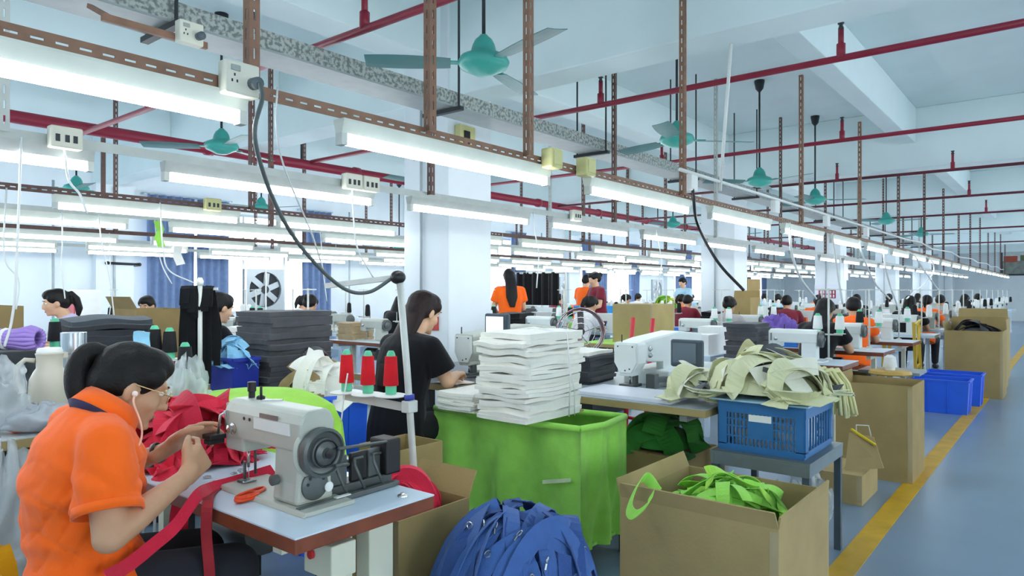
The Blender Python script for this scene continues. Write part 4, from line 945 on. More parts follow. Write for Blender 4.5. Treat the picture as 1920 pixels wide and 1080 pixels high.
# ---------------------------------------------------------------- steel table with blue crate
t = thing('steel_table', 'low grey steel table carrying the blue crate', 'table', (3.62, 1.175, 0))
M_gsteel = mat('grey_steel', '#7f8c90', .4, .5, .1)
MB().bx(-.30, .29, -.245, .23, .54, .555).build('top', M_gsteel, t)
for sy in (-.24, .215): MB().bx(-.30, .29, sy-.004, sy+.012, .49, .54).build('rail', M_gsteel, t)
for sx in (-.30, .28): MB().bx(sx-.002, sx+.012, -.228, .21, .49, .54).build('rail', M_gsteel, t)
for sx in (-.28, .27):
    for sy in (-.225, .21): MB().bx(sx-.016, sx+.016, sy-.016, sy+.016, 0, .49).build('leg', mat('leg_slate', '#4a5763', .5, .2), t)
t = thing('plastic_crate', 'blue slatted plastic crate on the low steel table', 'crate', (3.61, 1.175, .556)); M_cr = mat('crate_blue', '#2f6ea8', .4, 0, .06, 6)
CXh, CYh, CH = .235, .205, .245
MB().bx(-CXh, CXh, -CYh, CYh, 0, .012).build('bottom', M_cr, t)
vs = MB().bx(-.004, .004, -.004, .004, .03, CH-.05).mesh('slat', M_cr)
for s, ax in ((-1, 'x'), (1, 'x'), (-1, 'y'), (1, 'y')):
    half, oth = (CYh, CXh) if ax == 'x' else (CXh, CYh); mk = (lambda a, b, z0, z1, e: MB().bx(s*oth-e, s*oth+e, a, b, z0, z1)) if ax == 'x' else (lambda a, b, z0, z1, e: MB().bx(a, b, s*oth-e, s*oth+e, z0, z1))
    mk(-half, half, .012, .035, .006).build('side_rail', M_cr, t); mk(-half, half, CH-.055, CH, .008).build('top_rail', M_cr, t)
    for e_ in (-1, 1): mk(min(e_*half, e_*(half-.04)), max(e_*half, e_*(half-.04)), .03, CH-.05, .006).build('corner_panel', M_cr, t)
    if ax == 'x':
        mk(-.06, .06, .07, .17, .005).build('center_panel', M_cr, t)
        for z_ in (.075, .125, .16): mk(-half, half, z_-.004, z_+.004, .004).build('cross_slat', M_cr, t)
    n_ = 17 if ax == 'x' else 9
    for k in range(n_):
        q = -half+.05+(2*half-.1)*k/(n_-1); o = bpy.data.objects.new('slat', vs); COL.objects.link(o); o.parent = t; o.location = (s*oth, q, 0) if ax == 'x' else (q, s*oth, 0)
MB().bx(-CXh-.0075, -CXh-.0055, -.055, .055, CH-.09, CH-.057).build('paper_label', M_white, t)
stack('folded pale fabric stored inside the blue crate', (3.61, 1.175), .36, .32, .57, 6, .03, M_offw, seed=12, jit=.004, wav=.002)
tag(MB().grid(lambda u, v: V((3.345+.53*u, .945+.475*v, .8125+.004*math.sin(u*5)*math.sin(v*4))), 10, 10, .008).build('sheet_board', mat('pale_blue_board', '#9fc4d8', .35, 0, .05), smooth=False), 'pale blue sheet lying on top of the blue crate', 'board')
M_cr1 = cloth('cream_cloth', '#dedfb6', .06); M_cr2 = cloth('cream_white_cloth', '#ecebd8', .05); M_cr3 = cloth('grey_lining', '#575a60', .1)
strips('wide heap of cream fabric pieces on the blue sheet over the crate', (3.60, 1.22), .25, .29, .817, .15, 36, .40, .10, [M_cr1, M_cr2, M_cr1, M_cr1, M_cr2, M_cr1, M_cr3], 41, name='fabric_heap', part='piece', cat='fabric', core=M_cr1, lift=.06, over=1.04, minz=.005)
t = thing('yarn_fringe', 'bunch of cream yarn hanging off the right end of the cream heap', 'yarn', (3.86, .98, .86)); rr = random.Random(17)
for k in range(26):
    a, b = rr.uniform(-.05, .05), rr.uniform(-.04, .04)
    MB().tube([(-.10+a*.5, .06+b, .06), (-.02+a, .0+b, .07+rr.uniform(-.02, .02)), (.05+a, -.03+b, .0), (.06+a*1.3, -.035+b*1.3, -.08), (.055+a*1.5, -.04+b*1.6, -.13-rr.uniform(0, .05))], .009, 6).build('yarn', mat('cream_yarn', '#e3e0a8', .9, 0, .1), t, smooth=True)
# ================================================================ middle ground
def pattern_machine(label, loc, rz=0, m=None, screen=(0, 0, 0), lit=False):
    t = thing('pattern_sewing_machine', label, 'sewing machine', loc, rz); m = m or M_machl    # face at x=0, arm runs +x, table top z=0
    MB().bx(.25, .95, -.16, .16, 0, .10).build('base', m, t, bev=.01)
    MB().extr([(.04, .20), (.14, .16), (.55, .13), (.70, .10), (.95, .10), (.95, .30), (.60, .33), (.20, .305), (.04, .285)], -.075, .075, lambda a, b, h: (a, h, b)).build('arm', m, t, bev=.012)
    hd = MB().extr([(-.075, .285), (-.085, .27), (-.085, .16), (-.05, .105), (-.045, .08), (.045, .08), (.05, .105), (.085, .16), (.085, .27), (.075, .285)], -.0, .10, lambda a, b, h: (h, a, b)).build('head', m, t, bev=.006)
    MB().extr([(-.07, .275), (-.075, .165), (-.04, .10), (.04, .10), (.075, .165), (.07, .275)], -.012, -.0005, lambda a, b, h: (h, a, b)).build('face_plate', M_machl, hd, bev=.003)
    for y, z in ((-.05, .26), (.05, .26), (-.03, .125), (.0, .115)): MB().lathe([(.0005, 0), (.005, 0), (.005, .002), (.0005, .002)], (-.0121, y, z), 8, (-1, 0, 0)).build('screw', M_dark, hd)
    MB().tube([(.05, 0, .085), (.05, 0, .03)], .007, 8).build('needle_bar', M_steel, t, smooth=True); MB().tube([(.05, .0, .03), (.05, .0, .006)], .0016, 6).build('needle', M_steel, t)
    MB().bx(.0, .11, -.05, .05, .012, .03).build('clamp_foot', M_machd, t, bev=.003); MB().bx(.04, .08, -.04, -.02, .03, .12).build('clamp_lifter', M_machd, t)
    MB().bar((.14, -.12, .05), (.5, -.20, .05), .04, .03).build('feed_rail', M_machd, t); MB().bx(.10, .16, -.14, -.08, .0, .09).build('feed_block', M_machd, t, bev=.004)
    for z in (.16, .20): MB().lathe([(.008, 0), (.016, .003), (.016, .008), (.006, .02)], (.16, -.076, z+.04), 12, (0, -1, 0)).build('tension_dial', M_steel, t, auto=40)
    MB().bx(.35, .5, -.076, -.02, .06, .17).build('motor_box', m, t, bev=.008)
    MB().tube([(.02, .04, .285), (.02, .04, .33)], .004, 6).build('thread_pin', M_dark, t)
    sx, sy, sz = screen; sc = MB().box((sx, sy, sz), (.035, .20, .16)).build('screen', mat('screen_case', '#3d4a55', .45), t, bev=.012)
    MB().box((sx-.019, sy+.01, sz+.003), (.003, .145, .115)).build('display', M_screenb if lit else M_screen, sc)
    MB().tube([(sx+.01, sy, sz-.07), (sx+.03, sy, sz-.16), (sx+.1, sy+.02, .05), (.3, -.1, .05)], .008, 8).build('screen_bracket', M_machd, t, smooth=True)
    return reg(t)
# --- right pattern machine on a steel-legged work table
t = table('work table with wooden edge under the pale pattern sewing machine', (3.32, 1.43, 0), 1.15, 1.42, .75, mat('grey_top', '#a9b4ba', .35, 0, .06), legm=M_galv, motor=False, name='work_table')
PM_R = pattern_machine('pale pattern sewing machine with dark screen left of the cream heap', (3.72, 2.11, .75), 0, None, (.06, -.37, .235))
tag(MB().bx(3.36, 3.70, 1.64, 2.26, .75, .772).build('work_board', mat('white_board', '#e4e8f2', .35, 0, .03), bev=.003), 'white work board in front of the pale pattern machine', 'board')
stack('charcoal felt stack with pale top sheet beside the pale pattern machine', (3.90, 2.56), .40, .34, .75, 9, .024, M_chard, .1, .014, .006, seed=21, top=M_offw)
carton('brown carton in the shade under the work table', 3.55, 4.0, 1.65, 2.1, .42, M_card, closed=True)
strips('dark green cloth bundles under the work table', (3.75, 1.87), .22, .2, .43, .14, 12, .35, .12, [cloth('green_cloth', '#3f8a3a')], 3, name='fabric_heap', part='piece', cat='fabric', core=MATS['green_cloth'], lift=.03, minz=.004)
strips('cream fabric pieces with black edging on the table end before the pattern machine', (3.58, 1.60), .16, .14, .773, .10, 12, .30, .09, [M_cr2, M_cr1, M_cr1], 47, name='fabric_heap', part='piece', cat='fabric', core=M_cr1, lift=.04, minz=.005)
# --- left pattern machine with the woman in black
t = table('dark work table in front of the woman in black', (3.02, 2.86, 0), 1.2, .98, .78, mat('dark_top', '#6b6f74', .4, 0, .08), legm=M_dark, motor=False, name='work_table')
PM_L = pattern_machine('grey-green pattern sewing machine with lit screen before the woman in black', (3.34, 3.10, .78), 0, M_mach, (.14, -.17, .34), True)
tag(MB().bx(3.20, 3.30, 3.24, 3.38, .781, .98).build('control_box', M_machd, bev=.01), 'dark grey control box left of the grey-green pattern machine', 'box')
t = thing('paper_sheet', 'pale fabric piece under the hand of the woman in black', 'fabric', (3.1, 2.97, .782)); MB().grid(lambda u, v: V((-.07+.16*u, -.1+.2*v, .004+.003*math.sin(u*6+v*3))), 8, 8, .003).build('sheet', mat('pink_cloth', '#e8d5c8', .9), t)
Jb = dict(hip=(0, 0, .60), waist=(.02, 0, .76), chest=(.06, 0, .93), sh=(.10, 0, 1.05), nk=(.13, 0, 1.105), head=(.205, 0, 1.225), shL=(.10, .165, 1.04), elL=(.20, .22, .84), wrL=(.42, .13, .84),
          shR=(.10, -.165, 1.04), elR=(.17, -.225, .845), wrR=(.40, -.07, .85), knL=(.36, .11, .58), anL=(.32, .11, .1), knR=(.36, -.11, .58), anR=(.32, -.11, .1), H=rotH(-.05, .35))
person('woman in black T-shirt with long brown hair working beside the white column', (2.58, 2.90, 0), 0, Jb, cloth('black_tshirt', '#141519', .15), mat('black_trousers', '#1a1b20', .9), 'long', .009, M_skin2, M_hairb, .72)
stool('purple plastic stool under the woman in black', (2.60, 2.90, 0), 0, .50, mat('purple_plastic', '#6b4f8c', .45))
# --- blue crates with beige fabric behind the red cones
def tub(label, x0, x1, y0, y1, z0, h, m, name='plastic_tub', ribs=True, cat='tub', open_=True):
    t = thing(name, label, cat, ((x0+x1)/2, (y0+y1)/2, z0)); a, b = (x1-x0)/2, (y1-y0)/2; w = .008; k = .94
    def pan(p, q, r_, s_):  # quad panel with thickness
        n = (V(q)-V(p)).cross(V(s_)-V(p)).normalized()*w; MB().add([p, q, r_, s_]+[tuple(V(v)-n) for v in (p, q, r_, s_)], [(0, 1, 2, 3), (7, 6, 5, 4), (0, 4, 5, 1), (1, 5, 6, 2), (2, 6, 7, 3), (3, 7, 4, 0)]).build('side', m, t)
    c0 = [(-a*k, -b*k, 0), (a*k, -b*k, 0), (a*k, b*k, 0), (-a*k, b*k, 0)]; c1 = [(-a, -b, h), (a, -b, h), (a, b, h), (-a, b, h)]
    for i in range(4): pan(c0[i], c0[(i+1) % 4], c1[(i+1) % 4], c1[i])
    MB().bx(-a*k, a*k, -b*k, b*k, 0, w).build('bottom', m, t)
    for i in range(4):
        p, q = V(c1[i]), V(c1[(i+1) % 4]); MB().bar(p, q, .022, .018).build('rim', m, t)
        if ribs:
            n = 3
            for j in range(1, n):
                u = j/n; s0 = V(c0[i]).lerp(V(c0[(i+1) % 4]), u); s1 = p.lerp(q, u); MB().bar(s0, s1, .012, .012).build('rib', m, t)
    return reg(t)
tub('lower blue plastic crate behind the lime cart', 2.06, 2.42, 2.95, 3.27, .0, .40, M_blue, 'plastic_crate', cat='crate'); tub('upper blue plastic crate holding beige fabric behind the red cones', 2.06, 2.42, 2.95, 3.27, .42, .38, M_blue, 'plastic_crate', cat='crate')
strips('crumpled white and beige fabric in the upper blue crate', (2.21, 3.10), .17, .16, .76, .17, 20, .30, .12, [M_offw, M_offw, cloth('tan_cloth', '#a8906a')], 51, name='fabric_heap', part='piece', cat='fabric', core=M_offw, lift=.05, over=1.05, minz=.0)
strips('white and red fabric scraps beside the woman in black', (2.50, 3.55), .14, .12, .72, .20, 14, .28, .08, [M_offw, M_redc, M_char], 55, name='fabric_heap', part='piece', cat='fabric', core=M_offw, lift=.05, minz=.0)
# --- row two tables at left with stacks, bins and hanging black cloth
table('wooden-edged table at the left behind the woman in orange', (.55, 3.32, 0), 1.0, .75, .75, mat('pale_top', '#c9d0cf', .4, 0, .05), legm=M_dark, motor=False, name='work_table')
table('grey table carrying the tall charcoal stack', (1.72, 3.45, 0), 1.0, .85, .70, mat('grey_top', '#a9b4ba', .35, 0, .06), legm=M_dark, motor=False, name='work_table')
stack('tall charcoal felt stack left of the woman in black', (2.42, 3.74), .46, .36, .70, 17, .031, M_char, .05, .012, .005, seed=61)
table('grey table carrying the wide dark felt stack', (1.35, 4.30, 0), .9, .75, .75, mat('grey_top', '#a9b4ba'), legm=M_dark, motor=False, name='work_table')
stack('wide dark felt stack with sagging layers behind the orange woman', (1.72, 4.62), .48, .36, .75, 13, .033, M_chard, .0, .02, .016, seed=62, top=cloth('slate_felt', '#4d555c'))
t = thing('hanging_rack', 'white pole draped with long black straps left of the man', 'rack', (1.84, 3.63, .70))
MB().tube([(0, 0, 0), (0, 0, .70)], .012, 10).build('pole', M_stand, t, smooth=True); MB().bar((-.055, .07, .66), (.075, -.045, .66), .016, .014).build('cross_arm', M_stand, t)
MB().lathe([(.016, .68), (.018, .70), (.01, .72)], n=12).build('cap', M_white, t, smooth=True)
rr = random.Random(8)
for k in range(22):
    u = rr.uniform(-1, 1); x, y = u*.05-.005, -u*.045+.028; y += rr.uniform(-.012, .012); L_ = rr.uniform(.40, .66)*(1-.25*abs(u)); dx, dy = rr.uniform(-.012, .012)+u*.02, rr.uniform(-.012, .012)-u*.02
    pts = [(x-.02, y-.02, .67-L_*.25), (x-.01, y-.01, .66), (x, y, .675), (x+.012+dx*.3, y+.012+dy*.3, .62), (x+.015+dx, y+.015+dy, .67-L_*.6), (x+.012+dx, y+.012+dy, .67-L_)]
    MB().ribbon(pts, V((.63, -.78, rr.uniform(-.15, .15))), .038, .003).build('black_strap', M_black_c, t)
tub('navy blue plastic bin right of the hanging black straps', 1.98, 2.14, 3.55, 3.80, .70, .27, M_blued, 'plastic_bin', False, 'bin')
strips('light blue cloth bundle piled in the navy bin', (2.06, 3.68), .08, .12, .93, .09, 12, .2, .06, [cloth('sky_cloth', '#8ec8ea')], 71, name='fabric_heap', part='piece', cat='fabric', core=MATS['sky_cloth'], lift=.04, minz=.0)
# thermos, silver rolls, purple bundle, plastic bags
p = at(93, 784, D=3.15); t = thing('thermos_jug', 'beige thermos jug with handle on the left table', 'thermos', (p.x, p.y, .75))
M_beige = mat('beige_enamel', '#c9c3b2', .35, 0, .04)
MB().lathe([(.07, 0), (.078, .01), (.08, .05), (.082, .15), (.078, .20), (.062, .235), (.052, .25), (.052, .30), (.056, .315), (.05, .32)], n=28).build('jug_body', M_beige, t, auto=50)
MB().lathe([(.05, .318), (.052, .325), (.046, .34), (.004, .342)], n=24).build('lid', M_white, t, auto=50)
MB().tube([(-.052, .02, .285), (-.085, .035, .29), (-.115, .045, .26), (-.115, .045, .20), (-.095, .038, .15), (-.08, .03, .14)], .011, 10).build('handle', M_beige, t, smooth=True)
MB().bx(.048, .072, -.012, .012, .29, .318).build('spout', M_beige, t, bev=.004)
p = at(133, 770, D=3.35); M_silv = mat('silver_foil', '#c9d2d8', .22, .85, .05)
for i, (z0, r_) in enumerate(((.75, .066), (.95, .064), (1.05, .056))):
    o = MB().lathe([(r_, 0), (r_, .195 if i == 0 else .098), (r_*.6, .195 if i == 0 else .098), (r_*.6, .02), (r_*.55, 0)], n=24).build('foil_roll', M_silv, loc=(p.x+.006*i, p.y, z0), auto=40); tag(o, ('bottom', 'middle', 'top')[i]+' silver roll of the stack beside the thermos', 'roll', 'silver rolls')
def bag(label, c, r, seed, m=None, squash=(1, 1, 1), z0=0):
    rr = random.Random(seed); ph = [rr.uniform(0, 6) for _ in range(8)]; t = thing('plastic_bag', label, 'bag', (c[0], c[1], z0), seed)
    def f(u, v):
        a = u*2*math.pi; th = v*math.pi*.98+.01; k = 1+.10*math.sin(3*a+ph[0]+4*th)+.07*math.sin(7*a+ph[1]-5*th)+.05*math.sin(11*a+ph[2]+9*th)
        q = V((math.sin(th)*math.cos(a)*r*k*squash[0], math.sin(th)*math.sin(a)*r*k*squash[1], (1-math.cos(th))*r*k*squash[2])); q.z = max(q.z, .003); return q
    MB().grid(f, 40, 22).build('film', m or M_bag, t, smooth=True)
    return t
bag('large clear plastic bag bulging at the left picture edge', at(-12, 720, D=2.9), .15, 3, squash=(.8, .9, .95), z0=.752)
bag('clear plastic bag hanging low at the left picture edge', at(8, 950, D=2.7), .22, 5, squash=(.9, .9, 1.5), z0=.0)
bag('grey plastic wrap bundle in front of the thermos', at(75, 790, D=2.95), .11, 9, mat('grey_film', '#b8c0c6', .25, 0, .15, 8, .6, 20, .6, trans=.2), (1.5, .9, .5), .752)
bag('clear plastic bag right of the ponytail', at(350, 740, D=3.05), .10, 12, squash=(1, 1, 1.6), z0=.70)
t = thing('machine_cover', 'dark grey machine cover with round eyelet behind the thermos handle', 'cover', (at(45, 730, D=3.5).x, at(45, 730, D=3.5).y, .75))
MB().extr([(-.13, 0), (.09, 0), (.09, .2), (.03, .26), (-.06, .2)], -.02, .02, lambda a, b, h: (a*.63+h*.78, -a*.78+h*.63, b)).build('cover_body', M_chard, t, bev=.01)
MB().lathe([(.012, 0), (.018, .002), (.012, .004)], V((.02*.63-.03*.78, -.02*.78-.03*.63, .2)), 16, (-.78, -.63, 0)).build('eyelet', M_white, t, smooth=True)
p = at(28, 655, D=3.7); t = thing('cord_bundle', 'purple cord bundle tied with a white string at far left', 'cord', p)
for k in range(16):
    a = 2*math.pi*k/16; y_, z_ = math.cos(a)*.045, math.sin(a)*.05; kk = .55
    MB().tube([(-.20*.63, .20*.78, .055+z_*1.2)]+[((s)*.63+y_*.78*g_, -(s)*.78+y_*.63*g_, .055+z_*g_) for s, g_ in ((-.12, 1.1), (-.05, .75), (.02, .9), (.09, 1.25), (.13, .9))], .013, 7).build('cord', mat('purple_cord', '#a98ad8', .7, 0, .1), t, smooth=True)
MB().lathe([(.055, -.01), (.06, 0), (.055, .01)], (-.05*.63, .05*.78, .055), 16, (.63, -.78, 0)).build('tie', M_white, t, smooth=True)
t = thing('bundle_shelf', 'grey box under the purple cord bundle', 'box', (p.x, p.y, .75)); MB().bx(-.16, .14, -.16, .16, 0, max(.05, p.z-.75)).build('box_body', M_chard, t, bev=.01)
t = thing('scissors_tray', 'small orange tray with a metal pin left of the thermos', 'tray', at(45, 765, D=2.95)); t.location.z = .752
MB().bx(-.05, .05, -.03, .03, 0, .03).build('tray', mat('orange_plastic', '#d8623c', .4), t, bev=.006); MB().tube([(-.01, 0, .03), (-.01, 0, .10)], .003, 6).build('pin', M_steel, t)
# black and navy cones around the left tables
for i, (px, py, D, lb, mm) in enumerate([(103, 650, 3.9, 'black thread cone with green tip left of the silver rolls', M_blkt), (290, 668, 3.6, 'dark thread cone right of the light blue cloth', M_blkt), (318, 672, 3.6, 'black thread cone with green tip left of the hanging straps', M_blkt), (347, 705, 3.3, 'black thread cone with green tip under the hanging straps', M_blkt), (16, 630, 4.6, 'purple thread cone at the left picture edge', mat('purple_thread', '#8d78b8', .8)), (243, 605, 6.5, 'dark red thread cone on the far white table', mat('wine_thread', '#6d1f34', .8))]):
    q = at(px, py, D=D); cone(lb, q, mm, .16, .036)
    if q.z > .80:
        s_ = thing('cone_post', 'small stand under the '+lb.split(' with')[0].split(' right')[0].split(' on')[0]+(' by the rolls', ' by the blue cloth', ' by the straps', ' below the straps', ' at the edge', ' far off')[i], 'stand', (q.x, q.y, 0)); MB().tube([(0, 0, 0), (0, 0, q.z-.006)], .008, 8).build('pole', M_stand, s_); MB().lathe([(.05, q.z-.006), (.05, q.z), (.01, q.z)], n=14).build('seat', M_stand, s_)
p = at(266, 640, D=3.5); t = thing('hanging_cloth', 'light blue cloth square hanging over the dark stack', 'cloth', p); MB().grid(lambda u, v: V(((u-.5)*.075*.8, -(u-.5)*.075*.6+.006*math.sin(v*6), .05-.10*v+.004*math.sin(u*5))), 6, 8, .003).build('square', cloth('sky_cloth2', '#9bd4f0'), t)
s_ = thing('cloth_post', 'thin post holding the light blue cloth square', 'stand', (p.x+.015, p.y+.02, 0)); MB().tube([(0, 0, 0), (0, 0, p.z+.05)], .006, 8).build('pole', M_stand, s_)
# cartons standing on tables further back at left
table('table under the brown cartons at far left', (.95, 5.1, 0), 1.0, .8, .75, legm=M_dark, motor=False, name='work_table')
carton('open brown carton at the far left edge before the lilac woman', 1.08, 1.50, 5.25, 5.75, .50, mat('cardboard_olive', '#8f7a4e', .85, 0, .1), z=.752, tape=False)
table('table under the brown carton behind the hanging straps', (2.3, 6.0, 0), .9, .8, .75, legm=M_dark, motor=False, name='work_table')
carton('brown carton with slanted lid left of the hanging black straps', 2.55, 3.0, 6.1, 6.6, .44, mat('cardboard_olive', '#8f7a4e'), flaps=[('-x', .5, .12)], z=.752, tape=False)
# people at left
M_blk = MATS['black_tshirt']
seated('man in black T-shirt bent over his work left of the tall charcoal stack', (2.61, 5.25, 0), .0, M_blk, 'short', .03, .3, vox=.012, seat=.50, skin=M_skin2)
seated('woman in lilac T-shirt at far left by the window wall', (2.50, 7.0, 0), math.pi*.95, cloth('lilac_tshirt', '#cdc6ea', .05), 'pony', .06, .2, vox=.013, seat=.54, skin=M_skin2)
seated('worker with dark hair mostly hidden behind the far left carton', (3.95, 8.85, 0), math.pi*1.2, cloth('grey_tshirt', '#8a8c90'), 'short', .05, .3, vox=.016)
seated('worker in taupe shirt with hair bun in front of the exhaust fan', (4.95, 7.35, 0), .5, cloth('taupe_shirt', '#8b817c'), 'bun', .12, .4, vox=.014, seat=.50)
table('table with red fabric before the lilac woman', (1.55, 6.6, 0), .6, .9, .75, name='work_table', motor=False)
strips('red fabric on the table before the lilac woman', (1.85, 7.0), .2, .2, .752, .12, 10, .3, .08, [M_redc], 77, name='fabric_heap', part='piece', cat='fabric', core=M_redc, lift=.02, minz=.003)
t = thing('label_dispenser', 'white dispenser with red front on a box by the window wall', 'machine', (3.15, 8.9, 0))
MB().bx(-.2, .2, -.2, .2, 0, .98).build('cabinet', M_cream, t, bev=.01); MB().bx(-.14, .14, -.10, .10, 1.05, 1.36).build('body', M_white, t, bev=.02); MB().bx(-.15, -.14, -.1, .1, 1.08, 1.2).build('red_panel', mat('red_panel', '#c43a40', .4), t); MB().bx(-.1, .1, -.1, .1, .98, 1.05).build('plinth', M_dark, t)
for z in (1.25, 1.31): MB().lathe([(.001, 0), (.02, 0), (.02, .01), (.001, .01)], (-.14, .04, z), 12, (-1, 0, 0)).build('dial', M_dark, t)
t = thing('towel_rail', 'black towel rail on the window wall', 'rail', (0, 0, 0)); a, b = at(200, 494, D=1), at(262, 496, D=1)
def wallp(px, py): 
    u = (px-960)/FPX; D = (YL-.2)/(FY-FX*u); return at(px, py, D=D)
MB().tube([wallp(202, 493), wallp(262, 496)], .02, 8).build('bar', M_black, t, smooth=True)
for q in (wallp(202, 493), wallp(262, 496)): MB().tube([q, q+V((0, .2, 0))], .03, 10).build('bracket', M_black, t)
t = thing('yellow_rack', 'yellow wooden frame rack behind the blue tubs', 'rack', (10.22, 1.72, 0)); M_yw = mat('yellow_frame', '#cfae3c', .5)
for x_ in (-.2, .2):
    for y_ in (-.2, .2): MB().bar((x_, y_, 0), (x_*.8, y_*.8, .95), .035, .03).build('leg', M_yw, t)
for z_ in (.35, .65, .92):
    for y_ in (-.18, .18): MB().bar((-.2, y_, z_), (.2, y_, z_+.04), .03, .03).build('bar', M_yw, t)
MB().bar((-.18, -.18, .4), (.18, -.18, .9), .03, .02).build('brace', M_yw, t)
# --- things between the columns in the second row
table('long table with lime cloth and a carton in the second row', (6.2, 3.0, 0), .9, 1.1, .80, M_limed, legm=M_dark, motor=False, name='work_table')
carton('brown carton standing on the lime table', 6.45, 6.95, 3.35, 3.82, .40, M_card2, z=.801, closed=True)
t = thing('floor_fan', 'maroon drum fan with round guard on the second row table', 'fan', (4.95, 3.25, 0)); M_mar = mat('maroon_paint', '#6a2233', .4, 0, .1)
MB().bx(-.2, .2, -.25, .25, .0, .78).build('stand', M_dark, t)
ax = V((-.75, -.6, .1)).normalized(); MB().lathe([(.19, -.07), (.205, -.07), (.205, .07), (.19, .07)], (0, 0, 1.0), 28, ax, True).build('drum', M_mar, t, auto=40); MB().lathe([(.002, .0), (.035, .0), (.035, .05), (.002, .055)], (0, 0, 1.0), 16, ax).build('hub', M_black, t, auto=40)
fa, fb, fd = frame_from(ax)
for k in range(5):
    a = k*1.2566; MB().bar(V((0, 0, 1.0))+(fa*math.cos(a)+fb*math.sin(a))*.03, V((0, 0, 1.0))+(fa*math.cos(a+.3)+fb*math.sin(a+.3))*.17, .06, .006).build('blade', mat('blade_grey', '#7d7a80', .4), t)
for r_ in (.07, .12, .17, .2): MB().tube([V((0, 0, 1.0))+ax*.075+(fa*math.cos(j*.3142)+fb*math.sin(j*.3142))*r_ for j in range(21)], .003, 5).build('guard_ring', M_steel, t)
t = thing('hand_truck', 'red two-legged hand truck leaning by the maroon fan', 'hand truck', (5.0, 2.75, 0)); M_rp = mat('red_frame', '#c8333c', .4)
for d in (-.1, .12): MB().tube([(d*.3, d, .0), (d*.3+.05, d, .6), (d*.3+.18, d+.02, 1.12)], .02, 8).build('rail', M_rp, t, smooth=True)
for z in (.3, .62, .9): MB().tube([(.02+z*.1, -.1, z), (.04+z*.1, .12, z)], .014, 8).build('rung', M_rp, t, smooth=True)
t = table('white-topped table between the maroon fan and the pattern machine', (4.24, 3.05, 0), .45, .85, .80, name='work_table', motor=False)
o = cone('white thread cone on the white-topped table', (4.42, 3.12, .80), M_wht, .22, .045)
tub('small green plastic tray on the white-topped table', 4.36, 4.6, 3.25, 3.5, .801, .07, mat('green_plastic', '#55c06a', .4), 'plastic_tray', False, 'tray')
# --- right side cartons and tubs along the yellow line
t = carton('tall open cardboard box wrapped in clear tape beside the yellow line', 5.50, 6.0, .86, 1.36, .68, M_card, [('+y', .1, .05)])
carton('small flat carton in the shade before the taped cardboard box', 4.75, 5.2, 1.02, 1.3, .18, M_card2, closed=True)
t = thing('carton_lid', 'cardboard sheet with a string handle leaning before the taped box', 'cardboard', (4.9, 1.1, .18))
def xp(px, py, x):
    u = (px-960)/FPX; return at(px, py, D=x/(FX+FY*u))
pg = [(1584, 868, 4.86), (1657, 864, 4.86), (1638, 806, 4.98), (1592, 798, 4.98)]; vs = [xp(a, b, x)-V((4.9, 1.1, .18)) for a, b, x in pg]; dz = -min(v.z for v in vs)+.004
vs = [v+V((0, 0, dz)) for v in vs]; MB().add(vs+[v+V((.008, 0, 0)) for v in vs], [(0, 1, 2, 3), (7, 6, 5, 4), (0, 4, 5, 1), (1, 5, 6, 2), (2, 6, 7, 3), (3, 7, 4, 0)]).build('sheet', M_card2, t)
a_, b_ = vs[3].lerp(vs[2], .3), vs[3].lerp(vs[2], .8); MB().tube([a_, a_+V((0, 0, .06)), b_+V((0, 0, .07)), b_+V((.02, -.01, 0))], .004, 6).build('string_handle', M_wht, t, smooth=True)
o = MB().bar(vs[3].lerp(vs[2], .1)+V((-.012, 0, .03)), vs[2].lerp(vs[1], .25)+V((-.012, 0, 0)), .02, .012).build('tucked_cutter', mat('yellow_plastic', '#e0c52c', .4), t, bev=.002); o['label'] = 'yellow box cutter'
bag('white plastic bag under the steel table beside the leg', (3.98, 1.12), .12, 15, squash=(1, 1, 1.4)); bag('clear plastic sack with a red cap under the steel table', (3.55, 1.2), .14, 18, squash=(1.2, 1, 1.2))
o = tub('front blue plastic tub at the yellow line', 8.9, 9.3, .86, 1.44, 0, .36, M_blue); dup(o, (9.85, 1.1, 0), 0, 'second blue plastic tub behind the front blue tub')
carton('big open carton with dark fabric behind the blue tubs', 10.5, 11.15, .66, 1.28, .84, M_card, [('+x', -.1, .16), ('+y', .2, .1)])
strips('dark fabric in the big open carton', (10.82, .97), .26, .25, .72, .16, 10, .4, .12, [M_black_c, M_chard], 81, name='fabric_heap', part='piece', cat='fabric', core=M_chard, lift=.03, minz=.003, inside=True)
carton('taller carton standing behind the big open one', 11.5, 12.1, .70, 1.3, .95, M_card2, [('+x', .0, .14)]); carton('last carton of the row along the aisle', 12.9, 13.4, .75, 1.3, .92, M_card2, closed=True)
t = thing('folding_stand', 'grey folding stand with tray left of the blue tubs', 'stand', (8.1, 1.45, 0))
MB().bx(-.22, .22, -.28, .28, .50, .53).build('tray', M_galv, t)
for sx in (-.2, .2):
    MB().bar((sx, -.25, 0), (sx, .2, .5), .025, .02).build('leg', M_galv, t); MB().bar((sx, .25, 0), (sx, -.2, .5), .025, .02).build('leg', M_galv, t)
t = thing('white_stool', 'round white stool with yellow seat left of the blue tubs', 'stool', (7.15, 1.3, 0)); MB().tube([(0, 0, .02), (0, 0, .58)], .025, 10).build('post', M_galv, t); MB().lathe([(.16, 0), (.16, .02), (.03, .03)], n=18).build('foot', M_galv, t); MB().lathe([(.17, .58), (.18, .59), (.17, .615), (.002, .62)], n=22).build('seat', mat('yellow_wood', '#c8a24c', .5), t, auto=40)
cone('white thread cone on the round yellow stool', (7.15, 1.3, .62), M_wht, .14, .06, M_wht)
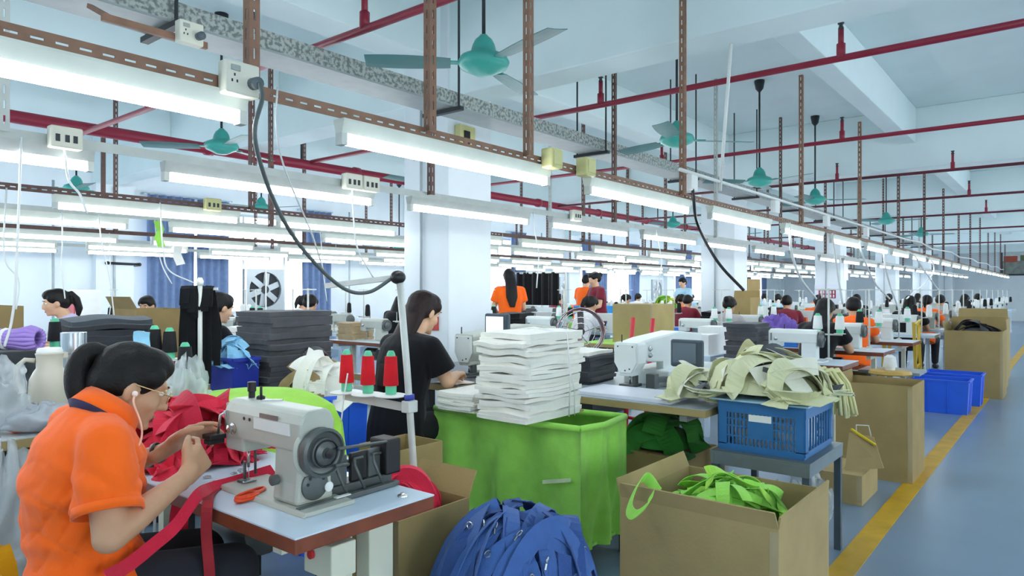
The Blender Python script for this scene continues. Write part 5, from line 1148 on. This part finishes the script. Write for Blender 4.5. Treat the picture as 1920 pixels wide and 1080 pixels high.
# ================================================================ rows of stations
def lite_table(): return MB().bx(0, .55, 0, 1.05, .71, .75).bx(.03, .52, .1, .15, 0, .05).bx(.03, .52, .9, .95, 0, .05).bx(.25, .3, .1, .14, .05, .71).bx(.25, .3, .91, .95, .05, .71).bx(.2, .4, .4, .6, .5, .65)
MT = table('white sewing table first of its row', (0, 0, 0), .55, 1.05)
MS = machine('white sewing machine first of its row', M_machl)
TS = thread_stand('thread stand first of its row', (0, 0, 0)); WC = cone('white thread cone first of its row', (0, 0, 0), M_wht, .17, .04); BC = cone('black thread cone first of its row', (0, 0, 0), M_blkt, .17, .04)
me_t = lite_table().mesh('lite_table', M_lam)
lm = MB(); lm.bx(-.085, .085, -.40, .09, 0, .012); lm.bx(-.055, .055, -.335, -.215, .012, .17); lm.bx(-.056, .056, -.345, .05, .155, .265); lm.bx(-.05, .05, -.045, .055, .11, .16); lm.cyl((0, .01, .11), (0, .01, .015), .006, n=6)
lm.mi(1).lathe([(.018, -.02), (.066, -.015), (.066, .015), (.02, .02)], (0, -.365, .19), 14, (0, -1, 0)); me_m = lm.mesh('lite_machine', [M_machl, M_machd]); lm2 = me_m.copy(); lm2.materials[0] = M_mach
ls = MB().tube([(0, 0, 0), (0, 0, .62)], .009, 6).bar((0, -.11, .22), (0, .11, .22), .02, .012).bar((0, -.11, .61), (0, .11, .61), .018, .01).lathe([(.05, .226), (.05, .232), (.01, .232)], (0, -.09, 0), 10).lathe([(.05, .226), (.05, .232), (.01, .232)], (0, .09, 0), 10); me_s = ls.mesh('lite_stand', M_stand)
def lite(name, me, loc, label, cat, group, rz=0):
    o = bpy.data.objects.new(name, me); COL.objects.link(o); o.location = loc; o.rotation_euler = (0, 0, rz); return tag(o, label, cat, group)
me_cw = MB().lathe([(.03, 0), (.04, .02), (.032, .15), (.015, .17)], n=10).mesh('lite_cone', M_wht); me_cb = me_cw.copy(); me_cb.materials[0] = M_blkt
# worker sources
WK = {}
def worker(kind, loc, label, rz=0):
    if kind not in WK:
        spec = dict(orange=(M_orange, 'pony'), orange2=(M_orange, 'short'), black=(M_blk, 'long'), grey=(cloth('heather_shirt', '#a9a6a4'), 'bun'), maroon=(cloth('maroon_shirt', '#7a2634'), 'short'), sky=(cloth('sky_shirt', '#a8cfe2'), 'short'), white=(cloth('white_shirt', '#e4e4e6'), 'pony'))[kind]
        WK[kind] = reg(seated(label, loc, rz, spec[0], spec[1], .10, .42, vox=.018, seat=.46, face=False))
        WK[kind]['group'] = 'workers further down the hall'
        return WK[kind]
    return dup(WK[kind], loc, rz, label, 'workers further down the hall')
STK = {}
def heap_on(kind, loc, label, rz):
    if kind not in STK:
        m, n, th, sx, sy = dict(char=(M_char, 8, .04, .36, .3), white=(M_offw, 7, .03, .34, .28), dark=(M_black_c, 6, .05, .4, .34), lime=(M_lime, 4, .03, .36, .3), blue=(cloth('blue_cloth', '#3f7fd0'), 5, .03, .4, .3), red=(M_redc, 4, .03, .34, .28), tan=(cloth('tan_cloth2', '#b09a78'), 5, .04, .36, .3))[kind]
        STK[kind] = reg(stack(label, (0, 0), sx, sy, 0, n, th, m, seed=len(STK)+90)[0]); o = STK[kind]; o.location = loc; o.rotation_euler = (0, 0, rz); return o
    return dup(STK[kind], loc, rz, label)
RN = ['aisle-side row', 'second row', 'third row', 'fourth row', 'fifth row', 'window-side row']
used = dict(t=0, m=0, s=0, wc=0, bc=0)
rr = random.Random(44)
ROWDEF = [(1.42, [5.95, 7.5, 9.1, 10.75, 12.4, 14.0, 15.6, 17.2, 18.8, 20.4, 22.0, 23.8, 25.6, 27.4]), (3.05, [7.6, 9.2, 11.9, 13.5, 15.1, 16.7, 18.6, 20.2, 21.8, 23.6, 25.4]), (4.92, [3.1, 5.4, 7.0, 8.6, 10.2, 12.0, 13.6, 15.2, 17.0, 18.8, 20.4, 22.2]), (6.05, [3.7, 5.2, 6.8, 8.6, 10.4, 12.2, 14.0, 15.8, 17.6, 19.4, 21.2]), (7.75, [4.3, 6.0, 7.6, 9.2, 11.0, 12.8, 14.6, 16.4, 18.2, 20.0]), (9.2, [3.2, 5.0, 6.8, 8.6, 10.4, 12.2, 14.0, 16.0, 18.0, 20.0])]
WORK = {(0, 1): 'black', (0, 2): 'orange2', (0, 4): 'black', (0, 5): 'orange', (0, 6): 'grey', (0, 8): 'black', (0, 10): 'white', (1, 1): 'grey', (1, 2): 'maroon', (1, 3): 'orange', (1, 5): 'black', (1, 7): 'white', (1, 9): 'black', (2, 3): 'white', (2, 5): 'maroon', (2, 6): 'black', (2, 8): 'sky', (2, 10): 'orange',
        (3, 6): 'orange', (3, 7): 'grey', (3, 9): 'sky', (4, 2): 'black', (4, 5): 'orange2', (4, 6): 'white', (4, 8): 'sky', (5, 2): 'white', (5, 4): 'black', (5, 6): 'maroon', (5, 8): 'white'}
SHN = dict(orange='orange shirt', orange2='orange shirt and short hair', black='black shirt and long dark hair', grey='heather grey shirt', maroon='maroon shirt', sky='pale blue shirt', white='white shirt')
HK = ['char', 'white', 'dark', 'lime', 'blue', 'red', 'tan']
for r_, (y0, xs) in enumerate(ROWDEF):
    for k, x in enumerate(xs):
        D = x*FX+(y0+.5)*FY; w_ = '%s station of the %s' % (ORD[k], RN[r_]); near = D < 9.5
        mm = rr.random() < .45
        if near:
            if not used['t']: o = MT; o.location = (x, y0, 0); o['label'] = 'white sewing table, '+w_; o['group'] = 'sewing tables in rows'; used['t'] = 1
            else: dup(MT, (x, y0, 0), 0, 'white sewing table, '+w_, 'sewing tables in rows')
        else: lite('sewing_table', me_t, (x, y0, 0), 'white sewing table, '+w_, 'table', 'sewing tables in rows')
        mp = (x+.22, y0+.58, .75)
        if (r_, k) == (3, 4): pass
        elif near:
            if not used['m']: o = MS; o.location = mp; used['m'] = 1
            else: o = dup(MS, mp, 0)
            o['label'] = ('grey' if mm else 'white')+' sewing machine, '+w_; o['group'] = 'sewing machines in rows'
            if mm and o is not MS: fill(o, bed=M_mach, pillar=M_mach, arm=M_mach, head=M_mach)
        else: lite('sewing_machine', lm2 if mm else me_m, mp, ('grey' if mm else 'white')+' sewing machine, '+w_, 'sewing machine', 'sewing machines in rows')
        sp = (x+.46, y0+.22, .75)
        if near:
            if not used['s']: o = TS; o.location = sp; used['s'] = 1
            else: o = dup(TS, sp, 0)
            o['label'] = 'thread stand, '+w_; o['group'] = 'thread stands in rows'
        else: lite('thread_stand', me_s, sp, 'thread stand, '+w_, 'thread stand', 'thread stands in rows')
        for q, dy in enumerate((-.09, .09)):
            if q == 1 and rr.random() < .3: continue
            wh = rr.random() < .6; cpn = (sp[0], sp[1]+dy, .75+.233); lb = '%s thread cone %s the stand, %s' % ('white' if wh else 'black', ('right on', 'left on')[q], w_)
            if near:
                key = 'wc' if wh else 'bc'; src = WC if wh else BC
                if not used[key]: o = src; o.location = cpn; o['label'] = lb; o['group'] = 'cones on row stands'; used[key] = 1
                else: dup(src, cpn, 0, lb, 'cones on row stands')
            else: lite('thread_cone', me_cw if wh else me_cb, cpn, lb, 'thread cone', 'cones on row stands')
        if (r_, k) in WORK: worker(WORK[(r_, k)], (x-.36, y0+.55, 0), 'worker in %s, %s' % (SHN[WORK[(r_, k)]], w_), rr.uniform(-.3, .3))
        if rr.random() < .75 and (r_, k) != (3, 4):
            hk = rr.choice(HK); heap_on(hk, (x+.27, y0+.86, .751), '%s fabric stack on the table, %s' % (dict(char='charcoal', white='white', dark='black', lime='lime', blue='blue', red='red', tan='tan')[hk], w_), rr.uniform(-.1, .1))
# a few particular things between the rows
def standing(label, loc, rz, shirt, hair, vox=.016):
    Jd = dict(hip=(0, 0, .92), waist=(.01, 0, 1.05), chest=(.03, 0, 1.22), sh=(.04, 0, 1.36), nk=(.05, 0, 1.42), head=(.08, 0, 1.54), H=rotH(0, .3))
    for q, s in (('L', 1), ('R', -1)):
        Jd['sh'+q] = (.04, s*.17, 1.35); Jd['el'+q] = (.1, s*.22, 1.1); Jd['wr'+q] = (.3, s*.14, 1.05); Jd['kn'+q] = (.02, s*.1, .5); Jd['an'+q] = (0, s*.1, .08)
    return person(label, loc, rz, Jd, shirt, MATS['dark_trousers'], hair, vox, M_skin2, face=False)
standing('worker in orange shirt with long hair standing right of the first column', (7.62, 5.98+.2, 0), .9, M_orange, 'long')
standing('worker in orange shirt standing with arms forward near the blue bin', (11.3, 7.32, 0), .0, M_orange, 'short')
standing('worker in maroon shirt standing right of the blue bin', (9.85, 6.1, 0), 2.6, cloth('maroon_shirt', '#7a2634'), 'bun')
standing('worker in pale blue shirt standing far off before the windows', (15.5, 7.2, 0), 2.9, cloth('sky_shirt', '#a8cfe2'), 'short')
t = thing('garment_rack', 'black fabric pieces hanging on a rack right of the standing orange worker', 'rack', (8.45, 5.9, 0)); 
for y in (-.1, .9): MB().tube([(0, y, 0), (0, y, 1.62)], .015, 8).build('upright', M_stand, t)
MB().tube([(0, -.1, 1.62), (0, .9, 1.62)], .015, 8).build('bar', M_stand, t)
for k in range(4): 
    y = .02+.2*k; MB().grid(lambda u, v: V((.02*math.sin(v*9+k), y+.19*v, 1.63-.5*u)), 6, 6, .008).build('garment', M_black_c, t)
tub('bright blue plastic bin on the far tables right of the orange workers', 10.45, 10.85, 6.4, 7.0, .751, .32, mat('sky_blue_plastic', '#45a5e8', .4), 'plastic_bin', False, 'bin')
strips('yellow-green fabric heap on a far table left of the second column', (13.05, 6.5), .2, .3, .76, .4, 16, .4, .12, [cloth('yellow_green', '#b9c93f'), M_lime], 88, name='fabric_heap', part='piece', cat='fabric', core=M_lime, lift=.05)
tag(MB().bx(12.82, 13.28, 6.1, 6.95, .72, .76).bx(12.85, 12.9, 6.15, 6.9, 0, .72).bx(13.2, 13.25, 6.15, 6.9, 0, .72).build('work_table', M_lam), 'table under the yellow-green heap', 'table')
# cartons by the second column
carton('big open carton stack right of the second column', 11.6, 12.2, 4.25, 4.9, .75, M_card, [('-x', .2, .2), ('+y', .1, .2)], tape=False, z=.80); carton('closed carton under the big open carton by the second column', 11.6, 12.2, 4.25, 4.9, .79, M_card2, closed=True, tape=False)
carton('narrow carton left of the open carton by the second column', 10.2, 10.6, 3.7, 4.1, 1.25, M_card, [('+x', .1, .1)], tape=False)
bag('purple sack lying on a table before the cartons', (8.55, 2.75), .2, 33, mat('purple_sack', '#6a4fa8', .6, 0, .1), (1, 1.2, .7), .75)
tag(MB().bx(8.25, 8.85, 2.5, 3.0, .70, .75).bx(8.3, 8.34, 2.55, 2.59, 0, .70).bx(8.76, 8.8, 2.9, 2.94, 0, .70).build('work_table', M_lam), 'small table under the purple sack', 'table')
# white boxes and brown box among the aisle row
for i, (x, y, z, h) in enumerate(((6.15, 2.62, .75, .18), (6.5, 2.66, .75, .24), (6.85, 2.62, .75, .16))): carton('white paper carton behind the nearest grey machine, %s of three' % ('left', 'middle', 'right')[i], x, x+.28, y, y+.22, h, mat('white_card', '#eef0ef', .7, 0, .04), z=z, closed=True, tape=False)
tag(MB().bx(6.05, 7.2, 2.56, 2.95, .70, .75).bx(6.1, 6.14, 2.6, 2.64, 0, .70).bx(7.1, 7.14, 2.85, 2.89, 0, .70).build('work_table', M_lam), 'narrow white table carrying the three white cartons', 'table')
carton('brown carton standing under the second aisle-side station', 7.6, 8.0, 1.5, 1.9, .5, M_card2, tape=False)
# ================================================================ curtains, exhaust fans, poster, notices
M_curt = cloth('blue_grey_curtain', '#7186ab', .12)
ci = 0
for wi, (a, b) in enumerate(WIN):
    if a < -2: continue
    for (x0, x1, lb) in ((a-.05, a+.75, 'left'), (a+.78, a+1.40, 'inner'), (b-.62, b+.05, 'right')):
        n = int((x1-x0)/.035); ph = ci*1.3
        def f(u, v): return V(((x1-x0)*u, .045*math.sin(u*(x1-x0)*46+ph)*(1-.2*v)+.01*math.sin(u*17+v*4), 2.95-2.05*v))
        t = thing('curtain', 'blue-grey curtain, %s panel of the %s window from the left' % (lb, ORD[wi-1] if wi else 'outer'), 'curtain', (x0, YL-.12, 0)); MB().grid(f, n*2, 6, .004).build('cloth', M_curt, t, smooth=True)
        MB().tube([(-.05, 0, 2.96), (x1-x0+.05, 0, 2.96)], .012, 8).build('rod', M_alu, t); ci += 1
        for xb in (-.04, x1-x0+.04): MB().bx(xb-.008, xb+.008, -.01, .1199, 2.945, 2.975).build('rod_bracket', M_alu, t)
def exfan(label, x0, s=.78, z0=.98):
    t = thing('exhaust_fan', label, 'fan', (x0+s/2, YL-.02, z0+s/2)); h = s/2; r = h*.86; m = mat('fan_housing', '#aeb6ba', .45, .4, .06); n = 24; mb = MB()
    ring = [(math.cos(2*math.pi*k/n)*r, math.sin(2*math.pi*k/n)*r) for k in range(n)]; sq = [(max(-h, min(h, math.cos(2*math.pi*k/n)*h*1.5)), max(-h, min(h, math.sin(2*math.pi*k/n)*h*1.5))) for k in range(n)]
    vs = [(x, -.04, z) for x, z in ring]+[(x, -.04, z) for x, z in sq]+[(x, .02, z) for x, z in ring]+[(x, .02, z) for x, z in sq]
    mb.add(vs, [f_ for k in range(n) for k2 in [(k+1) % n] for f_ in ((k, k2, n+k2, n+k), (2*n+k2, 2*n+k, 3*n+k, 3*n+k2), (k2, k, 2*n+k, 2*n+k2), (n+k, n+k2, 3*n+k2, 3*n+k))]); mb.build('housing', m, t)
    MB().lathe([(.001, 0), (h*.2, 0), (h*.2, .06), (.001, .06)], (0, .03, 0), 14, (0, -1, 0)).build('hub', M_dark, t)
    for k in range(6):
        a = k*math.pi/3+.2; MB().bar((math.cos(a)*h*.15, 0, math.sin(a)*h*.15), (math.cos(a+.15)*r*.95, .01, math.sin(a+.15)*r*.95), .02, h*.28).build('blade', m, t)
    MB().bx(-.012, .012, -.05, -.035, -h, h).build('brace', M_white, t)
    MB().bx(-h, h, .03, .04, -h, h).build('shutter', M_chard, t)
exfan('big square exhaust fan in the first window behind the taupe shirt worker', 6.94); exfan('exhaust fan in the window right of the first column', 17.1); exfan('exhaust fan in the far window left of the second column', 23.0)
# poster on the far wall
pw = XF-.02; u_ = (1908-960)/FPX; Dp = pw/(FX+FY*u_); pc = at(1908, 485, D=Dp)
t = thing('wall_picture', 'framed landscape picture high on the far wall', 'picture', pc)
MB().bx(-.02, .01, -1.0, .62, -.75, .75).build('frame', M_dark, t); MB().bx(-.025, -.021, -.92, .54, -.67, .67).build('print_sky', mat('print_sky', '#d6e0de', .5), t); MB().bx(-.029, -.026, -.92, .54, -.67, -.1).build('print_ground', mat('print_ground', '#8d948c', .5, 0, .3, 6), t)
MB().bx(-.031, -.0295, .0, .50, -.15, .12).build('print_red', mat('print_red', '#b8523c', .5), t); MB().bx(-.031, -.0295, -.6, -.1, -.1, .15).build('print_green', mat('print_green', '#6c7a56', .5, 0, .3, 8), t)
# notices on columns
p3 = CX[4]
t = thing('notice_board', 'white notice with red characters on the third column', 'notice', (p3-.012, 4.5, 1.15)); MB().bx(-.01, 0, -.27, .27, -.4, .35).build('board', mat('white_board', '#e4e8f2'), t)
M_rt = mat('red_ink', '#a8243c', .6, 0, 0)
for dy in (.02, -.2):
    for (a, b, c, d) in ((0, .16, .09, .11), (0, .16, 0, .02), (0, .03, 0, .2), (.13, .16, 0, .2), (.065, .095, .02, .2), (0, .16, .18, .2)): MB().bx(-.013, -.0105, dy+a, dy+b, .02+c, .02+d).build('character_stroke', M_rt, t)
MB().bx(-.013, -.0105, -.03, .01, .11, .13).build('character_stroke', M_rt, t)
tag(MB().bx(4.318, 4.339, 4.32, 4.44, 1.0, 1.18).build('red_notice', mat('red_notice', '#b83a34', .5)), 'small red notice on the first column beside the head of the woman in black', 'notice')
tag(MB().bx(17.7, 18.1, 4.19, 4.199, 1.6, 2.2).build('paper_notice', M_white), 'white paper sheet taped on the third column', 'notice')
t = thing('green_cloth', 'bright green cloth hanging from the third left rail', 'cloth', on_row(292, 6.14, 1.95)); MB().ribbon([(0, -.03, .0), (.02, -.05, -.08), (0, -.04, -.14), (.03, -.05, -.22)], V((.8, -.3, .2)), .06, .004).build('cloth', M_lime, t)
t = thing('white_rag', 'white rag hanging from a rail before the curtain', 'cloth', on_row(329, 9.39, 1.95)); MB().ribbon([(0, -.03, .1), (.02, -.04, 0), (0, -.04, -.12), (.05, -.05, -.25)], V((.8, -.3, .2)), .11, .004).build('cloth', M_offw, t)
bpy.data.scenes.remove(TMP)
